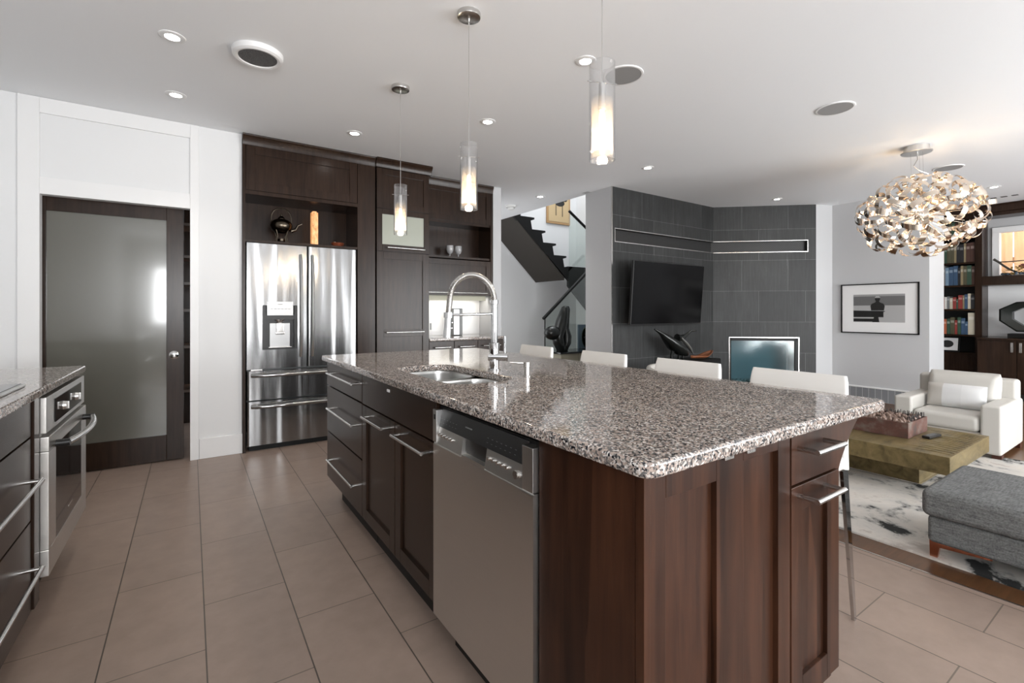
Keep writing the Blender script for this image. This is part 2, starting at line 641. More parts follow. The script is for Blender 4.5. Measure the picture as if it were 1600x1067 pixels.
def carcass(parent, x0, x1, y0, y1, z0, z1, m, t=0.018, open_face=None, name='carcass', top=True):
    mb = MB()
    mb.box(x0, x0 + t, y0, y1, z0, z1) if open_face != '-x' else None
    mb.box(x1 - t, x1, y0, y1, z0, z1) if open_face != '+x' else None
    mb.box(x0, x1, y0, y0 + t, z0, z1) if open_face != '-y' else None
    mb.box(x0, x1, y1 - t, y1, z0, z1)
    mb.box(x0, x1, y0, y1, z0, z0 + t)
    if top:
        mb.box(x0, x1, y0, y1, z1 - t, z1)
    return part(mb, name, m, parent)


CEIL = 2.71
TILE_END = 2.80
# ================================================================== SETTING
# floors
mb = MB(); mb.box(-1.2, TILE_END, -3.1, 7.2, -0.06, 0.0)
struct(mb, 'floor', M['tile'])
mb = MB(); mb.box(TILE_END, 9.9, -3.1, 7.2, -0.06, 0.0)
struct(mb, 'floor.001', M['floor_wood'])
mb = MB(); mb.box(TILE_END - 0.006, TILE_END + 0.004, -3.0, 4.5, -0.02, 0.003)
struct(mb, 'trim_1', M['nickel'])
# ceiling with the stairwell opening (x>4.22, y>4.5)
mb = MB()
mb.box(-1.2, 9.9, -3.1, 4.5, CEIL, CEIL + 0.1)
mb.box(-1.2, 4.22, 4.5, 7.2, CEIL, CEIL + 0.1)
struct(mb, 'ceiling', M['ceiling'])
# left wall
mb = MB(); mb.box(-1.24, -1.12, -3.1, 7.2, 0, CEIL)
struct(mb, 'wall_left', M['wall'])
# wall behind the camera with window openings
mb = MB()
def wall_y(mb, y0, y1, x0, x1, z0, z1, holes):
    xs = x0
    for hx0, hx1, hz0, hz1 in holes:
        mb.box(xs, hx0, y0, y1, z0, z1)
        mb.box(hx0, hx1, y0, y1, z0, hz0)
        mb.box(hx0, hx1, y0, y1, hz1, z1)
        xs = hx1
    mb.box(xs, x1, y0, y1, z0, z1)
holes = [(-0.7, 0.9, 0.9, 2.2), (3.65, 6.95, 0.08, 2.4), (7.4, 9.0, 0.7, 2.3)]
wall_y(mb, -3.12, -3.0, -1.2, 9.9, 0, CEIL, holes)
struct(mb, 'wall_back', M['wall'])
for i, (a, b_, c_, d_) in enumerate(holes):
    mb = MB()
    t = 0.06
    mb.box(a, b_, -3.06, -2.98, c_, c_ + t); mb.box(a, b_, -3.06, -2.98, d_ - t, d_)
    n_ = [2, 3, 2][i]
    for k in range(n_ + 1):
        x = a + t / 2 + (b_ - a - t) * k / n_
        mb.box(x - t / 2, x + t / 2, -3.06, -2.98, c_ + t, d_ - t)
    struct(mb, 'window_%d' % (i + 2), M['trim'])
# right side of the living room
mb = MB(); mb.box(9.78, 9.9, -3.1, 0.3, 0, CEIL)
struct(mb, 'wall_right', M['wall_grey'])

# pantry wall (front face y = 4.63) with the sliding-door opening
PY = 4.63
OX0, OX1, OZ = -0.879, -0.004, 2.03
mb = MB()
mb.box(-1.12, OX0, PY, PY + 0.06, 0, CEIL)
mb.box(OX1, 0.36, PY, PY + 0.06, 0, CEIL)
mb.box(OX0, OX1, PY, PY + 0.06, OZ, CEIL)
mb.box(0.24, 0.36, PY + 0.06, 5.3, 0, CEIL)
struct(mb, 'wall_front', M['wall'])
# raised surround with the recessed panel above the door
mb = MB()
SX0, SX1, SY = -0.99, 0.055, PY - 0.014
mb.box(SX0, OX0, SY, PY, 0, CEIL - .001, .002); mb.box(OX1, SX1, SY, PY, 0, CEIL - .001, .002)
mb.box(OX0, OX1, SY, PY, OZ, 2.15, .002); mb.box(OX0, OX1, SY, PY, 2.60, CEIL - .001, .002)
struct(mb, 'trim_2', M['trim'])
mb = MB(); mb.box(SX1 + .002, 0.385, PY - 0.016, PY, 0, 0.165, .004); mb.box(0.36, 0.385, PY, PY + 0.08, 0, 0.165, .004)
struct(mb, 'baseboard_front', M['trim'])
# pantry behind
mb = MB()
mb.box(-1.2, 0.24, 6.2, 6.3, 0, CEIL)
struct(mb, 'wall_pantry', M['espresso'])
# sliding frosted door
mb = MB()
DY0, DY1 = 4.705, 4.745
dx0, dx1 = -1.02, -0.047
mb.box(dx0, -0.862, DY0, DY1, 0.008, 2.045, .003); mb.box(-0.161, dx1, DY0, DY1, 0.008, 2.045, .003)
mb.box(-0.862, -0.161, DY0, DY1, 0.008, 0.213, .003); mb.box(-0.862, -0.161, DY0, DY1, 1.932, 2.045, .003)
door = struct(mb, 'door_1', M['espresso'])
mb = MB(); mb.box(-0.87, -0.155, DY0 + 0.012, DY0 + 0.022, 0.205, 1.94)
part(mb, 'frosted_panel', M['frost'], door)
mb = MB(); mb.lathe([(0.0, 0.0), (0.022, 0.0), (0.034, 0.006), (0.036, 0.012), (0.036, 0.02)], (0, 0, 0), 28, False)
mb.xform(Matrix.Translation((-0.112, DY0 - 0.008, 0.85)) @ Matrix.Rotation(R(-90), 4, 'X'))
part(mb, 'door_pull', M['chrome'], door)

# wall end between the cabinets and the hall, hall walls
mb = MB(); mb.box(3.03, 3.145, 4.88, 7.1, 0, CEIL)
struct(mb, 'wall_hall_left', M['wall_grey'])
mb = MB(); mb.box(0.24, 3.03, 5.22, 5.32, 0, CEIL)
struct(mb, 'wall_kitchen_end', M['wall'])
mb = MB(); mb.box(3.0, 6.5, 7.1, 7.2, 0, 5.0)
struct(mb, 'wall_hall_end', M['wall'])
mb = MB(); mb.box(6.35, 6.5, 4.5, 7.1, 0, 5.0)
struct(mb, 'wall_hall_right', M['wall'])
mb = MB(); mb.box(4.12, 4.22, 4.5, 7.1, CEIL + 0.1, 5.0)
struct(mb, 'wall_upstairs_left', M['wall_grey'])
mb = MB(); mb.box(4.22, 6.35, 4.4, 4.5, CEIL, 5.0)
struct(mb, 'wall_upstairs', M['wall_grey'])
mb = MB(); mb.box(4.1, 6.5, 4.4, 7.2, 5.0, 5.1)
struct(mb, 'ceiling.001', M['ceiling'])

# charcoal tile wall (front y = 4.05) with the long recessed slot
TY = 4.05
CX = 6.262
mb = MB()
mb.box(4.2, CX + .05, TY, TY + 0.07, 0, 2.055)
mb.box(4.2, CX + .05, TY, TY + 0.07, 2.205, CEIL)
mb.box(4.2, 4.25, TY, TY + 0.07, 2.055, 2.205)
struct(mb, 'wall_tile', M['slate'])
mb = MB(); mb.box(4.2, 6.4, TY + 0.07, TY + 0.09, 1.95, 2.3); mb.box(4.2, 6.5, 4.44, 4.5, 0, CEIL); mb.box(4.188, 4.2, TY + .004, 4.5, 0, CEIL); mb.box(4.12, 4.2, 4.4, 4.5, CEIL - 0.001, CEIL)
struct(mb, 'wall_chase', M['wall_grey'])
mb = MB(); mb.box(4.186, 4.203, TY - 0.004, TY + 0.004, 0, CEIL - .001)
struct(mb, 'trim_3', M['nickel'])
# angled fireplace wall, built in its own axes: x along, y into the wall
AX, AY, BX, BY = CX, TY, 7.285, 3.125
ALEN = math.hypot(BX - AX, BY - AY)
AANG = math.atan2(BY - AY, BX - AX)
FU0, FU1, FZ0, FZ1 = 0.225, 1.145, 0.14, 0.826
NU1 = ALEN * 0.918
mb = MB()
mb.box(0, ALEN, 0, 0.07, 0, FZ0); mb.box(0, FU0, 0, 0.07, FZ0, FZ1); mb.box(FU1, ALEN, 0, 0.07, FZ0, FZ1)
mb.box(0, ALEN, 0, 0.07, FZ1, 2.055); mb.box(NU1, ALEN, 0, 0.07, 2.055, 2.205); mb.box(0, ALEN, 0, 0.07, 2.205, CEIL)
struct(mb, 'wall_fireplace', M['slate2'], (AX, AY, 0), AANG)
mb = MB(); mb.box(-0.05, ALEN, 0.07, 0.09, 1.95, 2.3)
struct(mb, 'wall_slot', M['black_metal'], (AX, AY, 0), AANG)
# silver edging of the slot
mb = MB()
e = 0.010
mb.box(4.25 - e, CX + .003, TY - .004, TY + .004, 2.205, 2.205 + e); mb.box(4.25 - e, CX + .003, TY - .004, TY + .004, 2.055 - e, 2.055)
mb.box(4.25 - e, 4.25, TY - .004, TY + .004, 2.055, 2.205)
struct(mb, 'trim_4', M['nickel'])
mb = MB()
mb.box(-.003, NU1 + e, -.004, .004, 2.205, 2.205 + e); mb.box(-.003, NU1 + e, -.004, .004, 2.055 - e, 2.055); mb.box(NU1, NU1 + e, -.004, .004, 2.055, 2.205)
struct(mb, 'trim_5', M['nickel'], (AX, AY, 0), AANG)

# right-hand white wall
RX = 7.57
mb = MB()
mb.box(RX, 8.14, 1.963, 3.1, 0, CEIL)
mb.prism([(BX, BY), (RX + .05, 3.02), (RX + .05, 3.6), (BX, 3.6)], 'z', 0, CEIL)
struct(mb, 'wall_picture', M['wall_grey'])
m = M['base_tile'] = mat('grey_base_tile', srgb(132, 134, 137), 0.35)
wv = nd(m, 'ShaderNodeTexBrick'); wv.offset = 0.0
wv.inputs['Color1'].default_value = srgb(134, 136, 140); wv.inputs['Color2'].default_value = srgb(126, 128, 132); wv.inputs['Mortar'].default_value = srgb(196, 197, 198)
wv.inputs['Scale'].default_value = 1.0; wv.inputs['Brick Width'].default_value = 0.072; wv.inputs['Row Height'].default_value = 0.5; wv.inputs['Mortar Size'].default_value = 0.0025
s_ = nd(m, 'ShaderNodeSeparateXYZ'); t_ = nd(m, 'ShaderNodeTexCoord'); k_ = nd(m, 'ShaderNodeCombineXYZ')
ln(m, t_.outputs['Object'], s_.inputs[0]); ln(m, s_.outputs['Y'], k_.inputs['X']); ln(m, s_.outputs['Z'], k_.inputs['Y']); ln(m, k_.outputs[0], wv.inputs['Vector'])
ln(m, wv.outputs['Color'], bsdf(m).inputs['Base Color'])
mb = MB(); mb.box(RX - 0.016, RX, 1.963, 3.0, 0, 0.172)
struct(mb, 'baseboard_right', M['base_tile'])
mb = MB(); mb.box(RX - 0.022, RX, 1.955, 3.0, 0.172, 0.192, .004)
struct(mb, 'trim_6', M['trim'])
# bookcase alcove shell with its window
mb = MB()
mb.box(8.14, 9.9, 2.75, 2.85, 0, CEIL)
mb.box(9.72, 9.82, 1.77, 2.75, 0, CEIL)
mb.box(9.72, 9.82, 0.28, 1.77, 0, 1.72); mb.box(9.72, 9.82, 0.28, 1.77, 2.4, CEIL); mb.box(9.72, 9.82, 0.28, 0.4, 1.72, 2.4)
struct(mb, 'wall_alcove', M['wall_grey'])
mb = MB()
wy0, wy1, wz0, wz1, t = 0.42, 1.80, 1.70, 2.42, 0.075
mb.box(9.68, 9.80, wy0, wy1, wz0, wz0 + .035, .003); mb.box(9.68, 9.80, wy0, wy1, wz1 - t, wz1, .003)
mb.box(9.68, 9.80, wy0, wy0 + t, wz0 + .035, wz1 - t, .003); mb.box(9.68, 9.80, wy1 - t, wy1, wz0 + .035, wz1 - t, .003)
win = struct(mb, 'window_1', M['trim'])
mb = MB(); mb.box(9.775, 9.78, wy0 + t, wy1 - t, wz0 + .03, wz1 - t)
part(mb, 'pane', M['glass'], win)

# ================================================================== ISLAND
IX = 0.722          # plane of the door/drawer fronts (long side, facing -x)
CARC = IX + 0.02
IY = 0.615          # plane of the short end (facing -y)
# granite worktop with the sink cut-out
def rrect(x0, x1, y0, y1, r, n=6):
    out = []
    rr = r if isinstance(r, (list, tuple)) else [r] * 4
    for (cx, cy, a0, q) in ((x1 - rr[0], y0 + rr[0], -90, rr[0]), (x1 - rr[1], y1 - rr[1], 0, rr[1]), (x0 + rr[2], y1 - rr[2], 90, rr[2]), (x0 + rr[3], y0 + rr[3], 180, rr[3])):
        for k in range(n + 1):
            a = R(a0 + 90 * k / n)
            out.append((cx + q * math.cos(a), cy + q * math.sin(a)))
    return out


def slab_curve(name, outer, holes, z0, z1, bev, material, label, cat):
    cu = bpy.data.curves.new(name, 'CURVE')
    cu.dimensions = '2D'
    cu.fill_mode = 'BOTH'
    cu.extrude = (z1 - z0) / 2 - bev
    cu.bevel_depth = bev
    cu.bevel_resolution = 3
    cu.offset = -bev
    for poly in [outer] + holes:
        s = cu.splines.new('POLY')
        s.points.add(len(poly) - 1)
        for p, q in zip(s.points, poly):
            p.co = (q[0], q[1], 0, 1)
        s.use_cyclic_u = True
    o = bpy.data.objects.new(name, cu)
    COL.objects.link(o)
    dg = bpy.context.evaluated_depsgraph_get()
    me = bpy.data.meshes.new_from_object(o.evaluated_get(dg))
    bpy.data.objects.remove(o)
    me.name = name
    me.materials.clear()
    me.materials.append(material)
    o = bpy.data.objects.new(name, me)
    COL.objects.link(o)
    o.location = (0, 0, (z0 + z1) / 2)
    me.polygons.foreach_set('use_smooth', [True] * len(me.polygons))
    me.set_sharp_from_angle(angle=R(30))
    o['label'] = label
    o['category'] = cat
    OFF[o.name] = Vector(o.location)
    return o


top = slab_curve('island_countertop', rrect(0.693, 1.838, 0.578, 3.215, (0.035, 0.035, 0.03, 0.03)),
                 [rrect(0.835, 1.135, 1.615, 2.305, 0.085, 10)], 0.888, 0.92, 0.007, M['granite'],
                 'large speckled grey-pink granite worktop of the island, with the sink cut into it', 'countertop')

E_, Cw = M['espresso'], M['cherry']
# --- three-drawer unit at the far end
DB = thing('drawer_cabinet', 'dark three-drawer cabinet at the far end of the island, nearest the fridge', 'cabinet', (1.1, 2.8, 0), 'island base units')
carcass(DB, CARC, 1.55, 2.425, 3.17, 0.155, 0.886, E_)
mb = MB(); mb.box(CARC + .06, 1.5, 2.43, 3.12, 0, 0.155); part(mb, 'toe_kick', M['kick'], DB)
for v0, v1, hv in ((0.738, 0.880, 0.825), (0.449, 0.730, 0.610), (0.155, 0.441, 0.296)):
    d = slab(DB, 'drawer_front', '-x', CARC, 2.428, 3.17, v0, v1, E_)
    bar(d, '-x', IX, 2.50, 3.02, hv, 0.036, 0.0068)
# --- sink unit
SB = thing('sink_cabinet', 'dark two-door cabinet under the island sink with a plain front panel', 'cabinet', (1.1, 1.98, 0), 'island base units')
carcass(SB, CARC, 1.55, 1.548, 2.42, 0.155, 0.886, E_, top=False)
mb = MB(); mb.box(CARC + .06, 1.5, 1.55, 2.42, 0, 0.155); part(mb, 'toe_kick', M['kick'], SB)
slab(SB, 'false_front', '-x', CARC, 1.548, 2.422, 0.735, 0.880, E_)
for u0, u1, h0, h1 in ((1.962, 2.422, 2.035, 2.31), (1.548, 1.956, 1.60, 1.90)):
    d = shaker(SB, 'door', '-x', CARC, u0, u1, 0.155, 0.728, E_, 0.06)
    bar(d, '-x', IX, h0, h1, 0.688, 0.036, 0.0068)
mb = MB(); mb.box(IX - .004, IX + .002, 2.02, 2.05, 0.846, 0.858, .002)
part(mb, 'latch_tab', M['white_plastic'], SB)
# --- dishwasher
DW = thing('dishwasher', 'stainless steel dishwasher with black control strip in the island', 'dishwasher', (1.0, 1.245, 0))
mb = MB(); mb.box(0.735, 1.28, 0.95, 1.54, 0.12, 0.868); part(mb, 'body', M['black_metal'], DW)
dx = 0.708
mb = MB()
mb.prism([(0.735, 0.14), (dx, 0.14), (dx, 0.735), (dx + 0.004, 0.742), (0.735, 0.742)], 'y', 0.951, 1.539)
part(mb, 'door', M['stainless_flat'], DW)
# fascia: steel lower band with pocket, black upper band
mb = MB()
py0, py1 = 1.19, 1.335
mb.prism([(0.735, 0.742), (dx + .001, 0.742), (dx + .010, 0.80), (0.735, 0.80)], 'y', 0.998, py0)
mb.prism([(0.735, 0.742), (dx + .001, 0.742), (dx + .010, 0.80), (0.735, 0.80)], 'y', py1, 1.51)
mb.box(dx + .002, 0.735, py0, py1, 0.735, 0.748); mb.box(0.730, 0.735, py0, py1, 0.748, 0.80)
part(mb, 'control_band', M['stainless_flat'], DW)
mb = MB()
mb.prism([(dx + .0095, 0.8005), (dx + .024, 0.862), (0.735, 0.862), (0.735, 0.8005)], 'y', 0.998, 1.51)
part(mb, 'control_panel', M['black_plastic'], DW)
mb = MB(); mb.box(0.7275, 0.7305, py0 + .004, py1 - .004, 0.75, 0.798)
part(mb, 'pocket_handle', M['black_plastic'], DW)
for a, b_ in ((0.950, 0.997), (1.511, 1.540)):
    mb = MB(); mb.box(dx - .002, 0.735, a, b_, 0.745, 0.858, .002)
    part(mb, 'side_bracket', M['brushed'], DW)
mb = MB(); mb.box(dx - .0035, dx - .0015, 1.518, 1.529, 0.825, 0.842, .0005)
part(mb, 'latch_mark', M['black_plastic'], DW)
for yy in [1.405 + .022 * k for k in range(5)] + [1.075 + .024 * k for k in range(5)]:
    mb = MB(); mb.cyl((dx + .010, yy, 0.777), (dx - .0005, yy, 0.776), 0.0055, 0.0055, 14)
    part(mb, 'button', M['nickel'], DW)
mb = MB(); mb.cyl((dx + .010, 1.03, 0.77), (dx - .0015, 1.03, 0.77), 0.011, 0.011, 20)
part(mb, 'power_button', M['nickel'], DW)
mb = MB()
for yy in [1.395 + .022 * k for k in range(6)] + [1.05 + .024 * k for k in range(7)]:
    for zz in (0.815, 0.828):
        mb.box(dx + .0095 + (zz - .8) * .23, dx + .014 + (zz - .8) * .23, yy - .004, yy + .004, zz - .0012, zz + .0012)
mb.box(dx + .014, dx + .020, 1.29, 1.33, 0.832, 0.835)
part(mb, 'panel_markings', M['grey_plastic'], DW)['kind'] = 'stuff'
mb = MB(); mb.box(0.79, 1.2, 0.96, 1.53, 0, 0.12); part(mb, 'toe_kick', M['kick'], DW)
# --- end cabinet (plain side + two-panel end)
EC = thing('end_cabinet', 'brown cabinet end of the island with two tall recessed panels, beside the dishwasher', 'cabinet', (1.0, 0.78, 0), 'island base units')
mb = MB(); mb.box(CARC, 1.292, IY + .02, 0.943, 0.0, 0.886); part(mb, 'body', Cw, EC)
mb = MB(); mb.box(IX, CARC, IY + .021, 0.945, 0.0, 0.884, .0015); part(mb, 'side_panel', Cw, EC)
mb = MB()
w = IY + .02
for u0, u1 in ((IX, 0.741), ):
    fb(mb, '-y', w, u0, u1, 0.0, 0.884, 0, .022, .0015)
part(mb, 'corner_post', Cw, EC)
mb = MB()
fb(mb, '-y', w, 0.7415, 0.79, 0.0, 0.882, 0, .02, .0015)
fb(mb, '-y', w, 0.964, 1.072, 0.0, 0.882, 0, .02, .0015)
fb(mb, '-y', w, 1.23, 1.29, 0.0, 0.882, 0, .02, .0015)
fb(mb, '-y', w, 0.79, 0.964, 0.825, 0.882, 0, .02, .0015); fb(mb, '-y', w, 1.072, 1.23, 0.85, 0.882, 0, .02, .0015)
fb(mb, '-y', w, 0.79, 0.964, 0.0, 0.14, 0, .02, .0015); fb(mb, '-y', w, 1.072, 1.23, 0.0, 0.14, 0, .02, .0015)
fb(mb, '-y', w, 0.785, 1.235, 0.13, 0.86, 0, .006)
part(mb, 'end_panel', Cw, EC)
for u in (0.985, 1.075):
    mb = MB(); fb(mb, '-y', w, u, u + .035, 0.868, 0.883, .02, .028, .001)
    part(mb, 'support_tab', M['nickel'], EC)
# --- small drawer/door unit on the stool side
SD = thing('small_cabinet', 'brown island cabinet with one drawer over one door, at the stool corner', 'cabinet', (1.435, 1.0, 0), 'island base units')
mb = MB(); mb.box(1.293, 1.575, IY + .02, 1.545, 0.12, 0.886); part(mb, 'body', Cw, SD)
mb = MB(); mb.box(1.33, 1.53, 0.69, 1.5, 0, 0.12); part(mb, 'toe_kick', M['kick'], SD)
d = slab(SD, 'drawer_front', '-y', IY + .02, 1.298, 1.578, 0.745, 0.880, Cw)
bar(d, '-y', IY, 1.332, 1.48, 0.838, 0.05, 0.007)
d = shaker(SD, 'door', '-y', IY + .02, 1.298, 1.578, 0.157, 0.738, Cw, 0.068, lr=(0.06, 0.075))
bar(d, '-y', IY, 1.332, 1.48, 0.712, 0.05, 0.007)
mb = MB()
cpts = [(1.5755, 0.884), (1.775, 0.884), (1.758, 0.873), (1.735, 0.858), (1.710, 0.840), (1.686, 0.820), (1.662, 0.798), (1.640, 0.775), (1.620, 0.750), (1.605, 0.728), (1.594, 0.705), (1.586, 0.682), (1.5755, 0.655)]
mb.prism(cpts, 'y', IY + .012, IY + .045)
part(mb, 'corbel', Cw, SD)
# back panel of the island (behind the stools)
mb = MB(); mb.box(1.551, 1.575, 1.546, 3.17, 0, 0.886, .002)
solo(mb, 'island_back_panel', Cw, 'brown back panel of the island behind the stools', 'panel', (1.56, 2.3, 0))

# --- sink
SK = thing('sink', 'double-bowl stainless steel sink set into the island worktop', 'sink', (0.985, 1.96, 0.7))
for y0, y1, dep in ((1.985, 2.32, 0.19), (1.60, 1.935, 0.16)):
    mb = MB()
    rs = []
    for (ins, z) in ((-0.012, 0.8865), (0.0, 0.886), (0.004, 0.87), (0.008, 0.887 - dep + 0.03), (0.018, 0.887 - dep + .008), (0.04, 0.887 - dep), (0.12, 0.885 - dep)):
        rs.append([(p[0], p[1], z) for p in rrect(0.825 + ins, 1.145 - ins, y0 + ins, y1 - ins, max(0.02, 0.075 - ins * .5), 6)])
    mb.rings(rs, False)
    bw = part(mb, 'bowl', M['brushed'], SK)
    mb = MB(); mb.lathe([(0, 0), (0.018, 0.0), (0.03, 0.004), (0.042, 0.003)], (0.985, (y0 + y1) / 2, 0.886 - dep), 24)
    part(mb, 'drain', M['chrome'], bw)
mb = MB(); mb.box(0.83, 1.14, 1.932, 1.988, 0.872, 0.882, .004)
part(mb, 'divider', M['brushed'], SK)

# --- faucet
fx, fy = 1.205, 1.931
FC = thing('kitchen_faucet', 'tall chrome spring faucet arching over the island sink', 'faucet', (fx, fy, 0.92))
mb = MB(); mb.lathe([(0, .0005), (0.03, .0005), (0.03, 0.006), (0.024, 0.008), (0.024, 0.105), (0.026, 0.107), (0.026, 0.13), (0.019, 0.133)], (fx, fy, 0.92), 28)
part(mb, 'base', M['chrome'], FC)
mb = MB(); mb.cyl((fx, fy, 1.045), (fx, fy, 1.255), 0.0165, 0.0165, 24); mb.lathe([(0.0165, 0), (0.02, 0.002), (0.02, 0.02), (0.0165, 0.022)], (fx, fy, 1.235), 24)
part(mb, 'column', M['chrome'], FC)
arc = [(fx, fy, 1.255)]
rc = 0.118
for k in range(0, 25):
    a = PI * k / 24
    arc.append((fx - rc + rc * math.cos(a), fy, 1.255 + rc * 0.98 * math.sin(a)))
arc += [(fx - 2 * rc - .004, fy, 1.22), (fx - 2 * rc - .007, fy, 1.19)]
# ribbed spring hose
rib = []
rad = []
pts = [Vector(p) for p in arc]
for i in range(len(pts) - 1):
    seg = max(1, int((pts[i + 1] - pts[i]).length / 0.0022))
    for k in range(seg):
        rib.append(pts[i].lerp(pts[i + 1], k / seg))
        rad.append(0.0142 if len(rib) % 2 else 0.0120)
mb = MB(); mb.tube(rib, rad, 14)
part(mb, 'spring_hose', M['nickel'], FC)
mb = MB(); mb.cyl((fx, fy, 1.19), (fx - 2 * rc - .006, fy, 1.185), 0.0062, 0.0062, 14)
mb.lathe([(0.0155, -.012), (0.021, -.012), (0.021, .012), (0.0155, .012)], (fx - 2 * rc - .007, fy, 1.185), 20)
part(mb, 'holder_arm', M['chrome'], FC)
hx = fx - 2 * rc - .008
mb = MB(); mb.tube([(hx, fy, 1.195), (hx - .001, fy, 1.165), (hx - .003, fy, 1.13), (hx - .006, fy, 1.083)], [0.013, 0.016, 0.0165, 0.0185], 20)
sp = part(mb, 'spray_head', M['chrome'], FC)
mb = MB(); mb.sphere((hx + .016, fy - .006, 1.150), 0.0065, 12); mb.sphere((hx + .014, fy - .006, 1.125), 0.0065, 12)
part(mb, 'spray_button', M['chrome'], sp)
mb = MB(); mb.cyl((fx - .024, fy + .012, 0.986), (fx + .048, fy - .045, 0.984), 0.021, 0.021, 24)
part(mb, 'valve_body', M['chrome'], FC)
mb = MB(); mb.box(fx + .031, fx + .036, fy - .048, fy - .034, 0.990, 1.085, .002)
part(mb, 'lever', M['chrome'], FC)
# --- soap dispenser
SO = thing('soap_dispenser', 'small nickel soap pump standing on the worktop right of the faucet', 'soap dispenser', (1.205, 1.665, 0.92))
mb = MB(); mb.lathe([(0, .0005), (0.019, .0005), (0.019, 0.003), (0.0135, 0.005), (0.0135, 0.042), (0.0155, 0.044), (0.0155, 0.062), (0.008, 0.064), (0, 0.064)], (1.205, 1.665, 0.92), 24)
part(mb, 'pump_body', M['nickel'], SO)
mb = MB(); mb.tube([(1.205, 1.665, 0.977), (1.172, 1.682, 0.979), (1.140, 1.700, 0.982)], [0.0045, 0.004, 0.0035], 10)
part(mb, 'spout', M['nickel'], SO)

# ================================================================== LEFT RUN
LX = -0.48          # front plane facing +x
lt = slab_curve('left_countertop', rrect(-1.118, -0.452, 0.62, 3.30, (0.02, 0.02, 0.004, 0.004)), [], 0.888, 0.92, 0.006, M['granite'],
                'granite worktop along the left wall, over the oven', 'countertop')
OV = thing('oven', 'stainless built-in oven with two knobs under the left worktop', 'oven', (-0.75, 2.87, 0))
o0, o1 = 2.492, 3.262
mb = MB(); mb.box(-1.05, -0.475, o0 + .003, o1 - .003, 0.19, 0.872); part(mb, 'body', M['stainless_flat'], OV)
mb = MB(); mb.box(-0.475, -0.455, o0, o1, 0.735, 0.873, .003)
cp = part(mb, 'control_panel', M['stainless_flat'], OV)
mb = MB(); mb.box(-0.456, -0.4515, o0 + .13, o1 - .10, 0.755, 0.85)
part(mb, 'display_glass', M['black_glass'], cp)
for yy in (2.76, 3.02):
    mb = MB(); mb.cyl((-0.452, yy, 0.80), (-0.440, yy, 0.80), 0.019, 0.017, 24); mb.box(-0.441, -0.432, yy - .004, yy + .004, 0.784, 0.816, .002)
    part(mb, 'knob', M['nickel'], OV)
mb = MB()
mb.box(-0.475, -0.448, o0, o1, 0.19, 0.29, .003); mb.box(-0.475, -0.448, o0, o1, 0.665, 0.722, .003)
mb.box(-0.475, -0.448, o0, o0 + .115, 0.29, 0.665, .003); mb.box(-0.475, -0.448, o1 - .115, o1, 0.29, 0.665, .003)
dr = part(mb, 'door', M['stainless_flat'], OV)
mb = MB(); mb.box(-0.470, -0.4495, o0 + .112, o1 - .112, 0.287, 0.70)
part(mb, 'door_glass', M['black_glass'], dr)
mb = MB()
hp = [(-0.413 + 0.032 * (1 - (2 * k / 14 - 1) ** 2), o0 + .11 + (o1 - o0 - .19) * k / 14, 0.672) for k in range(15)]
mb.tube(hp, 0.0125, 12)
hd = part(mb, 'door_handle', M['nickel'], dr)
mb = MB()
mb.tube([(-0.449, o0 + .115, 0.672), (-0.405, o0 + .115, 0.672)], 0.0145, 12); mb.tube([(-0.449, o1 - .085, 0.672), (-0.405, o1 - .085, 0.672)], 0.0145, 12)
part(mb, 'handle_mount', M['black_plastic'], hd)
mb = MB(); mb.box(-0.4495, -0.4488, 2.85, 2.93, 0.335, 0.343)
part(mb, 'badge', M['nickel'], dr)
mb = MB(); mb.box(-1.05, -0.56, o0, o1, 0.0, 0.19); part(mb, 'toe_kick', M['kick'], OV)
LD = thing('drawer_cabinet', 'dark drawer cabinet in the left run, nearer the camera than the oven', 'cabinet', (-0.8, 2.0, 0))
carcass(LD, -1.1, LX - .02, 1.48, 2.488, 0.11, 0.886, E_)
mb = MB(); mb.box(LX - .02, LX + .006, 2.418, 2.488, 0.11, 0.884, .002); part(mb, 'filler_strip', E_, LD)
for v0, v1, hv in ((0.748, 0.880, None), (0.444, 0.741, 0.600), (0.11, 0.437, 0.288)):
    d = slab(LD, 'drawer_front', '+x', LX - .02, 1.482, 2.412, v0, v1, E_)
    if hv:
        bar(d, '+x', LX, 1.55, 2.335, hv, 0.042, 0.0072)
mb = MB(); mb.box(-1.05, -0.56, 1.48, 2.488, 0, 0.11); part(mb, 'toe_kick', M['kick'], LD)
LE = thing('base_cabinet', 'dark base cabinet at the near end of the left run', 'cabinet', (-0.8, 1.05, 0))
carcass(LE, -1.1, LX - .02, 0.64, 1.476, 0.11, 0.886, E_)
slab(LE, 'door', '+x', LX - .02, 0.642, 1.476, 0.11, 0.88, E_)
mb = MB(); mb.box(-1.05, -0.56, 0.64, 1.476, 0, 0.11); part(mb, 'toe_kick', M['kick'], LE)
# cooktop
CK = thing('cooktop', 'black glass cooktop with steel edge on the left worktop', 'cooktop', (-0.78, 2.1, 0.92))
mb = MB(); mb.box(-1.04, -0.51, 1.73, 2.485, 0.9205, 0.932, .003); part(mb, 'frame', M['brushed'], CK)
mb = MB(); mb.box(-1.03, -0.52, 1.74, 2.475, 0.932, 0.9345, .001); part(mb, 'glass_top', M['black_glass'], CK)

